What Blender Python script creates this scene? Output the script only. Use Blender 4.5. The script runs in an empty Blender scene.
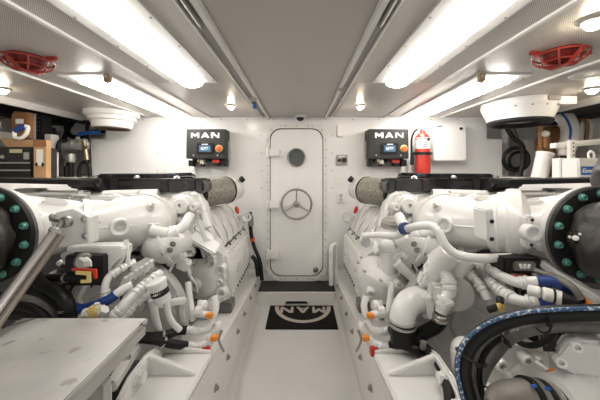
import bpy, bmesh, math, random
from mathutils import Vector, Matrix
random.seed(4)
sc = bpy.context.scene
COL = sc.collection
PI = math.pi

# ------------------------------------------------------------------ camera, world, exposure
CAMZ, F, HZ, XC = 1.43, 280.0, 168.0, -0.035
cam = bpy.data.cameras.new('camera'); camo = bpy.data.objects.new('camera', cam); COL.objects.link(camo)
camo.location = (0, 0, CAMZ); camo.rotation_euler = (PI/2, 0, 0)
cam.sensor_width = 36; cam.lens = F/600*36; cam.shift_y = -32/600; cam.clip_start = .02
sc.camera = camo
w = bpy.data.worlds.new('world'); sc.world = w; w.use_nodes = True
w.node_tree.nodes['Background'].inputs[0].default_value = (.9, .88, .85, 1)
w.node_tree.nodes['Background'].inputs[1].default_value = .62  # ambient fill, let in through the open rear of the room
sc.view_settings.view_transform = 'Standard'; sc.view_settings.look = 'None'
sc.view_settings.gamma = 1; sc.view_settings.use_curve_mapping = False
sc.view_settings.exposure = 0.68
LAMP, LAMPF = 8.5, 17.0     # radiance of the nearer and the farther fluorescent diffusers
DOME = 60.0

# ------------------------------------------------------------------ helpers
WL = {}
def px(x, y, Y): return Vector(((x-300)*Y/F, Y, CAMZ+(HZ-y)*Y/F))
def ql(x, y, Y): p = px(x, y, Y); return Vector((XC-p.x, Y, p.z))      # local coordinates of an engine, from the left one
def qr(x, y, Y): p = px(x, y, Y); return Vector((p.x-XC, Y, p.z))
def V(*a): return Vector(a)
def tagp(o, label=None, cat=None, group=None, kind=None):
    if label: o['label'] = label
    if cat: o['category'] = cat
    if group: o['group'] = group
    if kind: o['kind'] = kind
    return o
def empty(name, loc, label=None, cat=None, group=None, kind=None):
    o = bpy.data.objects.new(name, None); COL.objects.link(o); o.location = loc; o.empty_display_size = .05
    WL[o.name] = Vector(loc); return tagp(o, label, cat, group, kind)
def frame_of(ax):
    ax = Vector(ax).normalized()
    t = Vector((0, 0, 1)) if abs(ax.z) < .9 else Vector((1, 0, 0))
    u = ax.cross(t).normalized(); return u, ax.cross(u).normalized(), ax
class MB:
    def __init__(s, f=None): s.bm = bmesh.new(); s.f = f
    def _bev(s, faces, bev, seg=2):
        if bev > 0:
            ed = list({e for f in faces for e in f.edges})
            bmesh.ops.bevel(s.bm, geom=ed, offset=bev, segments=seg, affect='EDGES', clamp_overlap=True)
    def box(s, c, size, rot=None, bev=0, seg=2):
        R = rot if rot is not None else Matrix.Identity(3)
        h = Vector(size)/2; vs = []
        for z in (-1, 1):
            for y in (-1, 1):
                for x in (-1, 1): vs.append(s.bm.verts.new(Vector(c)+R @ Vector((x*h.x, y*h.y, z*h.z))))
        fs = [s.bm.faces.new([vs[i] for i in q]) for q in ((0,2,3,1),(4,5,7,6),(0,1,5,4),(2,6,7,3),(0,4,6,2),(1,3,7,5))]
        s._bev(fs, bev, seg); return s
    def span(s, a, b, bev=0, seg=2):
        a, b = Vector(a), Vector(b); d = b-a
        return s.box((a+b)/2, (abs(d.x), abs(d.y), abs(d.z)), None, bev, seg)
    def bar(s, a, b, w, h, up=(0,0,1), bev=0):
        a, b = Vector(a), Vector(b); ax = (b-a).normalized(); u = ax.cross(Vector(up)).normalized(); v = u.cross(ax)
        R = Matrix((u, ax, v)).transposed()
        return s.box((a+b)/2, (w, (b-a).length, h), R, bev)
    def lathe(s, p0, axis, prof, n=28, sx=1.0):
        u, v, ax = frame_of(axis); p0 = Vector(p0); rings = []
        for r, h in prof:
            if r < 1e-6: rings.append([s.bm.verts.new(p0+ax*h)])
            else: rings.append([s.bm.verts.new(p0+ax*h+u*(r*math.cos(2*PI*i/n))*sx+v*(r*math.sin(2*PI*i/n))) for i in range(n)])
        for a, b in zip(rings, rings[1:]):
            for i in range(n):
                j = (i+1) % n
                if len(a) == 1 and len(b) == 1: break
                if len(a) == 1: s.bm.faces.new((a[0], b[i], b[j]))
                elif len(b) == 1: s.bm.faces.new((a[j], a[i], b[0]))
                else: s.bm.faces.new((a[i], b[i], b[j], a[j]))
        if len(rings[0]) > 1: s.bm.faces.new(rings[0])
        if len(rings[-1]) > 1: s.bm.faces.new(rings[-1][::-1])
        return s
    def cyl(s, a, b, r0, r1=None, n=20, bev=0):
        a, b = Vector(a), Vector(b); L = (b-a).length; r1 = r0 if r1 is None else r1
        if bev: return s.lathe(a, b-a, [(r0-bev, 0), (r0, bev), (r1, L-bev), (r1-bev, L)], n)
        return s.lathe(a, b-a, [(r0, 0), (r1, L)], n)
    def ball(s, c, r, n=20, m=10, axis=(0,0,1), squash=1.0):
        prof = [(r*math.sin(PI*i/m), -r*squash*math.cos(PI*i/m)) for i in range(m+1)]
        prof[0] = (0, -r*squash); prof[-1] = (0, r*squash)
        return s.lathe(c, axis, prof, n)
    def tube(s, pts, r, n=12, sm=6, closed=False, flat=1.0):
        P = [Vector(p) for p in pts]; R = list(r) if isinstance(r, (list, tuple)) else [r]*len(P)
        Q, RR = [], []
        m = len(P); segs = m if closed else m-1
        for i in range(segs):
            if closed: p0, p1, p2, p3 = P[(i-1) % m], P[i], P[(i+1) % m], P[(i+2) % m]; ra, rb = R[i], R[(i+1) % m]
            else:
                p1, p2 = P[i], P[i+1]; p0 = P[i-1] if i else p1*2-p2; p3 = P[i+2] if i+2 < m else p2*2-p1; ra, rb = R[i], R[i+1]
            for k in range(sm):
                t = k/sm
                Q.append(.5*((2*p1)+(p2-p0)*t+(2*p0-5*p1+4*p2-p3)*t*t+(3*p1-p0-3*p2+p3)*t**3)); RR.append(ra+(rb-ra)*t)
        if not closed: Q.append(P[-1]); RR.append(R[-1])
        N = len(Q); rings = []; u = None
        for i in range(N):
            if closed: d = Q[(i+1) % N]-Q[i-1]
            else: d = Q[min(i+1, N-1)]-Q[max(i-1, 0)]
            d.normalize()
            if u is None: u, v, _ = frame_of(d)
            else:
                u = (u-d*u.dot(d)).normalized(); v = d.cross(u)
            rings.append([s.bm.verts.new(Q[i]+u*(RR[i]*math.cos(2*PI*k/n))+v*(RR[i]*flat*math.sin(2*PI*k/n))) for k in range(n)])
        pairs = list(zip(rings, rings[1:]))
        for a, b in pairs:
            for k in range(n):
                j = (k+1) % n; s.bm.faces.new((a[k], a[j], b[j], b[k]))
        if closed:
            a, b = rings[-1], rings[0]
            off = min(range(n), key=lambda o: sum((a[k].co-b[(k+o) % n].co).length for k in range(n)))
            for k in range(n): s.bm.faces.new((a[k], a[(k+1) % n], b[(k+1+off) % n], b[(k+off) % n]))
        else: s.bm.faces.new(rings[0][::-1]); s.bm.faces.new(rings[-1])
        return s
    def torus(s, c, axis, R, r, n=40, m=10, a0=0, a1=2*PI):
        u, v, ax = frame_of(axis); c = Vector(c)
        full = abs(a1-a0-2*PI) < 1e-6
        k = n if full else n+1
        return s.tube([c+u*R*math.cos(a0+(a1-a0)*i/n)+v*R*math.sin(a0+(a1-a0)*i/n) for i in range(k)], r, m, 1, full)
    def prism(s, poly, vec, bev=0, seg=2):
        a = [s.bm.verts.new(Vector(p)) for p in poly]; b = [s.bm.verts.new(Vector(p)+Vector(vec)) for p in poly]; n = len(a)
        fs = [s.bm.faces.new(a), s.bm.faces.new(b[::-1])]
        fs += [s.bm.faces.new((a[i], b[i], b[(i+1) % n], a[(i+1) % n])) for i in range(n)]
        s._bev(fs, bev, seg); return s
    def ringprism(s, outer, inner, vec):
        vec = Vector(vec); n = len(outer)
        L = [[s.bm.verts.new(Vector(p)+o) for p in loop] for loop in (outer, inner) for o in (Vector(), vec)]
        O0, O1, I0, I1 = L
        for i in range(n):
            j = (i+1) % n
            for q in ((O0[i],O0[j],I0[j],I0[i]), (O1[i],I1[i],I1[j],O1[j]), (O0[i],O1[i],O1[j],O0[j]), (I0[i],I0[j],I1[j],I1[i])): s.bm.faces.new(q)
        return s
    def bolt(s, p, axis, r=.01, h=None):
        h = h or r*.8; ax = Vector(axis).normalized()
        s.lathe(p, ax, [(r*1.35, 0), (r*1.35, h*.3), (r, h*.3), (r, h), (r*.8, h*1.15)], 6 if r < .012 else 8); return s
    def wrinkle(s, amp, sc_=9.0):
        from mathutils import noise
        s.bm.normal_update()
        for v in s.bm.verts: v.co += v.normal*amp*(noise.noise(v.co*sc_)+.7*abs(noise.noise(v.co*sc_*2.3+Vector((3, 1, 2))))-.3)
        return s
    def build(s, name, mat, parent=None, ang=38, loc=None):
        bm = s.bm
        if s.f:
            for v in bm.verts: v.co = s.f(v.co)
        bmesh.ops.recalc_face_normals(bm, faces=bm.faces)
        if parent is not None: L = WL[parent.name]
        elif loc is not None: L = Vector(loc)
        else:
            xs = [v.co for v in bm.verts]
            L = Vector(((min(p.x for p in xs)+max(p.x for p in xs))/2, (min(p.y for p in xs)+max(p.y for p in xs))/2, min(p.z for p in xs)))
        for v in bm.verts: v.co -= L
        for f in bm.faces: f.smooth = True
        ca = math.radians(ang)
        for e in bm.edges:
            if len(e.link_faces) == 2:
                try: e.smooth = e.calc_face_angle() < ca
                except Exception: pass
        me = bpy.data.meshes.new(name); bm.to_mesh(me); bm.free()
        for m in (mat if isinstance(mat, (list, tuple)) else [mat]): me.materials.append(m)
        o = bpy.data.objects.new(name, me); COL.objects.link(o)
        if parent is not None: o.parent = parent
        else: o.location = L
        WL[o.name] = L
        return o
def rrect(cx, cz, wd, ht, r, y, n=8):
    out = []
    for (sx, sz, a0) in ((1, 1, 0), (-1, 1, PI/2), (-1, -1, PI), (1, -1, 1.5*PI)):
        for i in range(n+1):
            a = a0+PI/2*i/n
            out.append(Vector((cx+sx*(wd/2-r)+r*math.cos(a), y, cz+sz*(ht/2-r)+r*math.sin(a))))
    return out
def structure(o): o['kind'] = 'structure'; return o

# ------------------------------------------------------------------ materials
def mk(name, col, rough=.5, metal=0.0, var=0.0, scale=6.0, bump=0.0, bscale=60.0, coat=0.0, spots=None, emit=None, spec=None):
    m = bpy.data.materials.new(name); m.use_nodes = True; nt = m.node_tree; b = nt.nodes['Principled BSDF']
    b.inputs['Base Color'].default_value = (*col, 1); b.inputs['Roughness'].default_value = rough; b.inputs['Metallic'].default_value = metal
    if coat: b.inputs['Coat Weight'].default_value = coat; b.inputs['Coat Roughness'].default_value = .08
    if spec is not None: b.inputs['Specular IOR Level'].default_value = spec
    if emit: b.inputs['Emission Color'].default_value = (*emit[:3], 1); b.inputs['Emission Strength'].default_value = emit[3]
    tc = nt.nodes.new('ShaderNodeTexCoord')
    src = None
    if var or spots:
        n = nt.nodes.new('ShaderNodeTexNoise'); n.inputs['Scale'].default_value = scale; n.inputs['Detail'].default_value = 5
        nt.links.new(tc.outputs['Object'], n.inputs['Vector'])
        r = nt.nodes.new('ShaderNodeValToRGB'); r.color_ramp.elements[0].position = .3; r.color_ramp.elements[1].position = .7
        r.color_ramp.elements[0].color = (*[c*(1-var) for c in col], 1); r.color_ramp.elements[1].color = (*[min(1, c*(1+var*.5)) for c in col], 1)
        nt.links.new(n.outputs['Fac'], r.inputs['Fac']); src = r.outputs['Color']
    if spots:
        scol, sscale, thr = spots
        n2 = nt.nodes.new('ShaderNodeTexNoise'); n2.inputs['Scale'].default_value = sscale; n2.inputs['Detail'].default_value = 3
        nt.links.new(tc.outputs['Object'], n2.inputs['Vector'])
        r2 = nt.nodes.new('ShaderNodeValToRGB'); r2.color_ramp.elements[0].position = thr; r2.color_ramp.elements[1].position = thr+.06
        r2.color_ramp.elements[0].color = (0, 0, 0, 1); r2.color_ramp.elements[1].color = (1, 1, 1, 1)
        nt.links.new(n2.outputs['Fac'], r2.inputs['Fac'])
        mx = nt.nodes.new('ShaderNodeMixRGB'); mx.inputs[2].default_value = (*scol, 1)
        nt.links.new(r2.outputs['Color'], mx.inputs[0]); nt.links.new(src, mx.inputs[1]); src = mx.outputs[0]
    if src: nt.links.new(src, b.inputs['Base Color'])
    if bump:
        n = nt.nodes.new('ShaderNodeTexNoise'); n.inputs['Scale'].default_value = bscale; n.inputs['Detail'].default_value = 4
        nt.links.new(tc.outputs['Object'], n.inputs['Vector'])
        bp = nt.nodes.new('ShaderNodeBump'); bp.inputs['Strength'].default_value = bump; bp.inputs['Distance'].default_value = .02
        nt.links.new(n.outputs['Fac'], bp.inputs['Height']); nt.links.new(bp.outputs['Normal'], b.inputs['Normal'])
    return m
def perforated(name, base, hole, pitch, rad, rough=.45, metal=.3, plane='XY', soft=.12, use_obj=True):
    """sheet with a staggered grid of round holes"""
    m = bpy.data.materials.new(name); m.use_nodes = True; nt = m.node_tree; b = nt.nodes['Principled BSDF']
    b.inputs['Roughness'].default_value = rough; b.inputs['Metallic'].default_value = metal
    tc = nt.nodes.new('ShaderNodeTexCoord'); sp = nt.nodes.new('ShaderNodeSeparateXYZ'); nt.links.new(tc.outputs['Object'], sp.inputs[0])
    def M(op, a, bb=None):
        n = nt.nodes.new('ShaderNodeMath'); n.operation = op
        for i, q in enumerate((a, bb)):
            if q is None: continue
            if isinstance(q, (int, float)): n.inputs[i].default_value = q
            else: nt.links.new(q, n.inputs[i])
        return n.outputs[0]
    A, B = sp.outputs[plane[0]], sp.outputs[plane[1]]
    a = M('DIVIDE', A, pitch); c = M('DIVIDE', B, pitch)
    def dist(off):
        fa = M('SUBTRACT', M('FRACT', M('ADD', a, off)), .5); fc = M('SUBTRACT', M('FRACT', M('ADD', c, off)), .5)
        return M('SQRT', M('ADD', M('MULTIPLY', fa, fa), M('MULTIPLY', fc, fc)))
    d = M('MINIMUM', dist(0.0), dist(.5))
    r = nt.nodes.new('ShaderNodeValToRGB'); nt.links.new(d, r.inputs['Fac'])
    r.color_ramp.elements[0].position = rad; r.color_ramp.elements[0].color = (*hole, 1)
    r.color_ramp.elements[1].position = rad+soft; r.color_ramp.elements[1].color = (*base, 1)
    nt.links.new(r.outputs['Color'], b.inputs['Base Color'])
    return m
def tread(name, col, pitch):
    m = mk(name, col, .45); nt = m.node_tree; b = nt.nodes['Principled BSDF']
    tc = nt.nodes.new('ShaderNodeTexCoord'); wv = nt.nodes.new('ShaderNodeTexWave'); wv.inputs['Scale'].default_value = 1/pitch/6.28*3; wv.bands_direction = 'Y'
    nt.links.new(tc.outputs['Object'], wv.inputs['Vector']); bp = nt.nodes.new('ShaderNodeBump'); bp.inputs['Strength'].default_value = .8
    nt.links.new(wv.outputs['Fac'], bp.inputs['Height']); nt.links.new(bp.outputs['Normal'], b.inputs['Normal'])
    return m
WALL = mk('glossy white paint', (.82, .805, .79), .22, 0, .03, 2.0, 0.012, 9)
ENG = mk('white engine enamel', (.72, .705, .68), .28, 0, .04, 9, .02, 30, coat=.3)
ENGD = mk('off white pipe paint', (.66, .64, .61), .35, 0, .08, 12)
BEDW = mk('white bearer paint', (.68, .66, .635), .35, 0, .05, 5, spots=((.55, .52, .48), 22, .72))
GREY = mk('warm grey housing and gap shade', (.46, .445, .425), .5, 0, .10, 8, .08, 60)  # on the head casting it also stands in for gap shade
DGREY = mk('dark grey casting and gap shade', (.06, .058, .055), .5, 0, .15, 9, .1, 60)  # also stands in for shade on the engine core
FLOORM = mk('white floor coating', (.66, .645, .625), .26, 0, .05, 3, .01, 20, spots=((.5, .48, .45), 16, .74))
ALU = perforated('perforated aluminium panel', (.66, .625, .585), (.24, .22, .20), .0075, .20, .42, .12)
ALUP = mk('plain aluminium panel', (.54, .505, .47), .32, .35, .06, 4)
TRIMW = mk('white painted trim', (.74, .72, .69), .35, 0, .04, 5)
BLK = mk('glossy black plastic', (.012, .012, .013), .16, 0, coat=.3)
BLKM = mk('matte black plastic', (.013, .013, .013), .5, spec=.3)
RUB = mk('black rubber', (.012, .012, .012), .42, 0, .2, 30, spec=.22)
RUBG = mk('worn grey rubber', (.13, .125, .115), .5, 0, .25, 25, .1, 90)
LEATH = mk('dark grey lagging cloth', (.045, .041, .037), .52, 0, .4, 10, .25, 22)
CABB = mk('charcoal powder coat', (.018, .017, .016), .5, 0, .08, 20, .03, 300)
STEEL = mk('brushed steel', (.52, .50, .47), .28, .8, .06, 30)
STEELD = mk('dull steel', (.33, .31, .29), .4, .85, .1, 30)
TEAL = mk('teal painted bolt', (.13, .34, .29), .35, .3, .2, 80)
RED = mk('red gloss paint', (.50, .032, .016), .3, 0, .08, 10, coat=.3)
REDP = mk('red cage paint', (.30, .025, .014), .4)
REDL = mk('red plastic', (.62, .05, .02), .35)
ORG = mk('orange plastic', (.75, .26, .03), .4)
YEL = mk('yellow plastic', (.78, .60, .22), .4)
BLUE = mk('blue hose', (.012, .045, .20), .4, 0, .15, 30)
BLUEB = mk('bright blue plastic', (.02, .12, .42), .4)
HOSEB = mk('blue hose stripe print', (.03, .085, .19), .5, spots=((.55, .57, .58), 110, .55), var=.1, scale=20)
BRASS = mk('tarnished brass', (.42, .33, .22), .35, .8, .2, 20)
BRONZE = mk('bronze pump body', (.26, .13, .05), .42, .3, .25, 14)
CARD = mk('brown cardboard', (.50, .30, .15), .8, 0, .12, 7)
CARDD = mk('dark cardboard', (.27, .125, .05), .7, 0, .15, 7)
LABEL = mk('white paper label', (.8, .78, .74), .6)
YLAB = mk('faded yellow label', (.62, .58, .36), .6, var=.25, scale=60)
BENCH = mk('scuffed off-white bench top', (.43, .415, .395), .42, 0, .22, 5, .02, 30, spots=((.25, .235, .215), 16, .63))
BENCHE = mk('bench edge paint', (.40, .385, .36), .5, 0, .12, 8)
GLASS = mk('smoked porthole glass', (.05, .055, .052), .06, 0, spec=.8)
SCREEN = mk('lit display', (.02, .04, .07), .2, emit=(.14, .26, .38, .45))
SCREENW = mk('lit display marks', (.6, .7, .8), .3, emit=(.75, .85, .95, .7))
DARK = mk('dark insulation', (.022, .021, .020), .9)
MESH = mk('stainless filter mesh', (.33, .305, .26), .45, .2, .5, 60, .15, 120)
GRID = perforated('perforated guard', (.48, .46, .44), (.02, .02, .02), .020, .26, .4, .3, 'XZ', .05)
SILVER = mk('polished letter metal', (.82, .80, .77), .18, .6)
WHITEP = mk('white plastic', (.80, .78, .75), .4)
TREAD = tread('black ribbed tread', (.012, .011, .010), .012)
MATB = mk('black mat rubber', (.010, .009, .008), .7, 0, .2, 60, .3, 220, spec=.15)
MATL = mk('beige mat lettering', (.48, .43, .37), .7)
TUBE = mk('fluorescent diffuser', (.9, .9, .88), .4, emit=(1.0, .965, .91, LAMP))
TUBEF = mk('stronger fluorescent diffuser', (.9, .9, .88), .4, emit=(1.0, .965, .91, LAMPF))  # farther pair set stronger to even out the light
BULB = mk('warm lamp dome', (.9, .88, .84), .4, emit=(1.0, .86, .66, DOME))
HULL = mk('white hull paint', (.74, .72, .69), .5, 0, .1, 4)

# ------------------------------------------------------------------ room shell
ZC = 2.013; YB = 3.2; YR = -1.6
structure(MB().span((-3.2, YR, -.05), (3.2, 3.9, 0)).build('floor', FLOORM, loc=(0, 0, 0)))
m = MB(); m.span((-2.4, YR, ZC), (2.4, 1.92, ZC+.04)); structure(m.build('ceiling', ALU, loc=(0, 0, ZC)))
m = MB(); m.span((-2.4, 1.922, ZC), (-.46, 3.22, ZC+.04)); m.span((.39, 1.922, ZC), (2.4, 3.22, ZC+.04)); structure(m.build('ceiling_plain_panel', ALUP, loc=(0, 2, ZC)))
m = MB(); m.span((-.458, 1.922, ZC), (.388, 3.22, ZC+.04)); structure(m.build('ceiling_centre_panel', ALU, loc=(0, 1.9, ZC)))
m = MB()
pl = [(-2.39, 0), (2.31, 0), (2.31, 1.76), (2.137, 1.76), (2.137, ZC), (-2.217, ZC), (-2.217, 1.76), (-2.39, 1.76)]
m.prism([V(x, YB, z) for x, z in pl], (0, .04, 0)); structure(m.build('wall_back', WALL, loc=(0, YB, 0)))
m = MB()
for X in (-1.588, 1.52):
    m.span((X-.004, YB-.002, 0), (X+.004, YB, ZC))
structure(m.build('trim_1', TRIMW))
m = MB()
for X in [-2.1+.3*i for i in range(14)]:
    if abs(X) > .1: m.lathe((X, YB, ZC-.03), (0, -1, 0), [(.008, 0), (.006, .003), (0, .004)], 8)
for Z in (1.2, 1.4, 1.6, 1.8):
    for X in (-1.55, -1.63, -.44, .37): m.lathe((X, YB, Z), (0, -1, 0), [(.007, 0), (.005, .003), (0, .004)], 8)
structure(m.build('trim_2', STEELD))
for s, nm in ((-1, 'wall_left'), (1, 'wall_right')):
    structure(MB().span((s*3.15, YR, 0), (s*3.2, 3.9, 2.4)).build(nm, HULL))
structure(MB().span((-3.15, 3.50, 0), (3.15, 3.55, 2.4)).build('wall_outer_back', HULL))
for s in (-1, 1):
    # dark insulated deckhead above the outboard recess
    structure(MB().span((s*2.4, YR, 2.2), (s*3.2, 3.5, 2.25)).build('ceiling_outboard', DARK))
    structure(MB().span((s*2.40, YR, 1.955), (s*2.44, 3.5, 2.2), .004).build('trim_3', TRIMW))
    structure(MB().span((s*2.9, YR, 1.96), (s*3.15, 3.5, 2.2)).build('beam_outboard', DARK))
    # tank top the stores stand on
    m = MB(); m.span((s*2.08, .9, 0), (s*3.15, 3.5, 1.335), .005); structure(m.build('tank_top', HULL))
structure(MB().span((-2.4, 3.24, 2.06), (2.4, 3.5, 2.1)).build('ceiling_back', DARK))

# ceiling battens and light-rail channels
for X in (-1.02, -1.71, .955, 1.61):
    m = MB(); m.span((X-.012, YR, ZC-.012), (X+.012, YB, ZC), .002)
    structure(m.build('trim_4', TRIMW))
for i, (xa, xb) in enumerate(((-.425, -.355), (.285, .345))):
    sd = -1 if i == 0 else 1
    e = empty('ceiling_rail', ((xa+xb)/2, 1.2, ZC-.05), ('left' if i == 0 else 'right')+'-hand long grey slotted rail running along the aluminium ceiling', 'rail', 'ceiling rails')
    xi, xo = (xb, xa) if i == 0 else (xa, xb)
    m = MB(); m.span((xi-.012, YR, ZC-.03), (xi+.012, 3.17, ZC), .003); m.span((xo-.005, YR, ZC-.022), (xo+.005, 3.17, ZC), .002)
    m.build('rail_flange', TRIMW, e)
    m = MB(); m.span((xa+.012, YR, ZC-.008), (xb-.012, 3.15, ZC)); m.build('rail_slot', mk('rail slot grey', (.30, .285, .27), .5, .2), e)
    for y in (.93, 1.02):
        m = MB(); m.cyl(((xa+xb)/2+.003*sd, y, ZC-.018), ((xa+xb)/2+.003*sd, y+.09, ZC-.018), .009, n=8); m.build('roller', STEELD, e)
    m = MB(); m.box(((xa+xb)/2+.02*sd*-1, 2.22 if i == 0 else 1.95, ZC-.035), (.05, .02, .025), None, .004); m.build('end_stop', STEELD, e)
m = MB(); m.box((-.40, 2.47, ZC-.035), (.03, .012, .05), None, .002); tagp(m.build('tag', BLUEB), 'small blue tag on the left ceiling rail', 'tag')

# fluorescent fittings
def fluorescent(xa, xb, y0, y1, label):
    e = empty('fluorescent_light', ((xa+xb)/2, (y0+y1)/2, ZC), label, 'ceiling light', 'fluorescent ceiling lights')
    xm = (xa+xb)/2; hw = .074
    m = MB(); a = rrect(xm, (y0+y1)/2, xb-xa, y1-y0, .006, 0, 2); b = rrect(xm, (y0+y1)/2, .19, y1-y0-.06, .006, 0, 2)
    m.ringprism([V(p.x, p.z, ZC-.012) for p in a], [V(p.x, p.z, ZC-.012) for p in b], (0, 0, .012))
    m.build('trim_frame', TRIMW, e)
    m = MB(); m.span((xm-.094, y0+.032, ZC-.008), (xm+.094, y1-.032, ZC-.0), .003); m.build('housing', TRIMW, e)
    m = MB(); prof = []
    for i in range(11):
        t = PI*i/10; prof.append((xm-hw*math.cos(t), ZC-.008-.046*math.sin(t)**.6))
    m.prism([V(x, y0+.06, z) for x, z in prof], (0, y1-y0-.085, 0), .004); m.build('diffuser', TUBE if y0 < 1 else TUBEF, e)
    for k in range(5):
        y = y0+.12+(y1-y0-.24)*k/4
        for sx in (-1, 1):
            m = MB(); m.box((xm+sx*(hw+.004), y, ZC-.02), (.008, .018, .026), None, .002); m.build('clip', STEEL, e)
    for k in range(6):
        y = y0+.06+(y1-y0-.12)*k/5
        for X in (xa+.012, xb-.012): m = MB(); m.lathe((X, y, ZC-.012), (0, 0, -1), [(.006, 0), (.004, .003), (0, .004)], 8); m.build('screw', STEELD, e)
fluorescent(-.865, -.555, .50, 1.876, 'nearer left fluorescent ceiling light, long with bright diffuser')
fluorescent(.482, .792, .50, 1.876, 'nearer right fluorescent ceiling light, long with bright diffuser')
fluorescent(-1.50, -1.19, 1.72, 3.10, 'farther left fluorescent ceiling light beyond the red caged lamp')
fluorescent(1.12, 1.43, 1.72, 3.10, 'farther right fluorescent ceiling light beyond the red caged lamp')

def downlight(x, y, r, label):
    e = empty('downlight', (x, y, ZC), label, 'ceiling light', 'small domed ceiling lamps')
    m = MB(); m.lathe((x, y, ZC), (0, 0, -1), [(r*1.35, 0), (r*1.3, .006), (r*.95, .016), (r*.9, .010), (r*.9, 0)], 28); m.build('rim', STEEL, e)
    m = MB(); m.lathe((x, y, ZC-.008), (0, 0, -1), [(r*.9, 0), (r*.85, r*.35), (r*.6, r*.7), (r*.3, r*.88), (0, r*.92)], 24); m.build('dome', BULB, e)
downlight(-.64, 2.6, .036, 'small lit dome ceiling lamp above the left control panel')
downlight(.56, 2.6, .036, 'small lit dome ceiling lamp above the right control panel')
downlight(-2.17, 2.04, .04, 'small lit dome ceiling lamp at the left edge above the toolbox')
downlight(2.13, 2.04, .04, 'small lit dome ceiling lamp above the white hose at right')
downlight(1.145, 1.09, .04, 'large bright dome ceiling lamp in the upper right corner')
m = MB(); m.lathe((1.80, 1.74, ZC), (0, 0, -1), [(.10, 0), (.098, .006), (.07, .008), (.068, .004), (0, .004)], 32)
tagp(m.build('ceiling_ring', TRIMW), 'flat round white ceiling plate at the right edge', 'ceiling plate')

def caged_lamp(x, y, label):
    e = empty('caged_lamp', (x, y, ZC), label, 'caged lamp', 'red caged ceiling lamps')
    m = MB(); m.lathe((x, y, ZC), (0, 0, -1), [(.085, 0), (.085, .012), (.078, .02), (.07, .04), (.045, .058), (0, .066)], 28); m.build('red_dome', mk('dark red lens', (.12, .008, .006), .25), e)
    m = MB()
    m.torus((x, y, ZC-.018), (0, 0, 1), .108, .005, 32, 8)
    m.torus((x, y, ZC-.052), (0, 0, 1), .07, .004, 28, 8)
    for k in range(8):
        a = k*PI/4; c, s = math.cos(a), math.sin(a)
        m.tube([(x+.108*c, y+.108*s, ZC-.018), (x+.10*c, y+.10*s, ZC-.042), (x+.065*c, y+.065*s, ZC-.066), (x, y, ZC-.074)], .004, 8, 4)
    m.build('wire_guard', REDP, e)
    m = MB(); m.bar((x, y-.112, ZC-.03), (x, y-.05, ZC-.073), .02, .006); m.bar((x, y-.05, ZC-.077), (x, y+.05, ZC-.077), .02, .005); m.bar((x, y+.112, ZC-.03), (x, y+.05, ZC-.073), .02, .006)
    m.build('strap', REDP, e)
    for sx in (-1, 1): m = MB(); m.box((x+sx*.125, y, ZC-.009), (.05, .02, .018), None, .002); m.build('lug', REDP, e)
caged_lamp(-1.43, 1.47, 'left red caged ceiling lamp with wire guard')
caged_lamp(1.30, 1.40, 'right red caged ceiling lamp with wire guard')
for X, Y, lb in ((-1.175, 1.71, 'left'), (1.10, 1.70, 'right')):
    e = empty('sensor', (X, Y, ZC), 'small brass sensor block under the ceiling beside the '+lb+' farther fluorescent light', 'sensor', 'brass ceiling sensors')
    m = MB(); m.box((X, Y, ZC-.035), (.035, .035, .055), None, .004); m.build('sensor_body', BRASS, e)
    m = MB(); m.cyl((X, Y, ZC), (X, Y, ZC-.01), .022); m.lathe((X, Y-.018, ZC-.03), (0, -1, 0), [(.01, 0), (.01, .006), (0, .008)], 12); m.build('cap', STEEL, e)

# air cowls
e = empty('air_cowl', (-1.96, 2.93, ZC), 'white stepped round ventilation cowl under the left ceiling', 'ventilation cowl')
m = MB(); m.lathe((-1.96, 2.93, ZC), (0, 0, -1), [(.25, 0), (.25, .04), (.243, .05), (.222, .055), (.218, .09), (.21, .097), (.192, .10), (.184, .14), (.178, .165), (.166, .17), (.164, .13), (0, .13)], 48); m.build('cowl', WHITEP, e)
m = MB(); m.lathe((-1.96, 2.93, ZC-.150), (0, 0, -1), [(.168, 0), (.168, .028), (.157, .028), (.155, .0)], 40); m.build('rim', mk('rusty rim', (.16, .11, .075), .6), e)
e = empty('air_intake', (1.95, 2.5, ZC), 'large white round air intake with black rim under the right ceiling', 'air intake')
m = MB(); m.lathe((1.95, 2.5, ZC), (0, 0, -1), [(.285, 0), (.285, .045), (.28, .055), (.24, .15), (.235, .165), (.20, .17), (.18, .1), (0, .1)], 48); m.build('intake_body', WHITEP, e)
m = MB(); m.torus((1.95, 2.5, ZC-.178), (0, 0, 1), .215, .027, 48, 12); m.build('rim', RUB, e)
m = MB(); m.span((2.08, 2.24, ZC-.07), (2.22, 2.31, ZC-.005), .004); m.build('bracket', WHITEP, e)
m = MB(); m.span((1.96, 2.205, ZC-.045), (2.06, 2.225, ZC-.005), .003); m.build('plate', mk('grey patch', (.25, .22, .2), .6), e)
for a in (-2.3, -1.9, -1.5, -1.1, -.7): m = MB(); m.lathe((1.95+.268*math.cos(a), 2.5+.268*math.sin(a), ZC-.07), (math.cos(a), math.sin(a), -.4), [(.008, -.006), (.008, .006), (0, .008)], 8); m.build('screw', STEELD, e)

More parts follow.
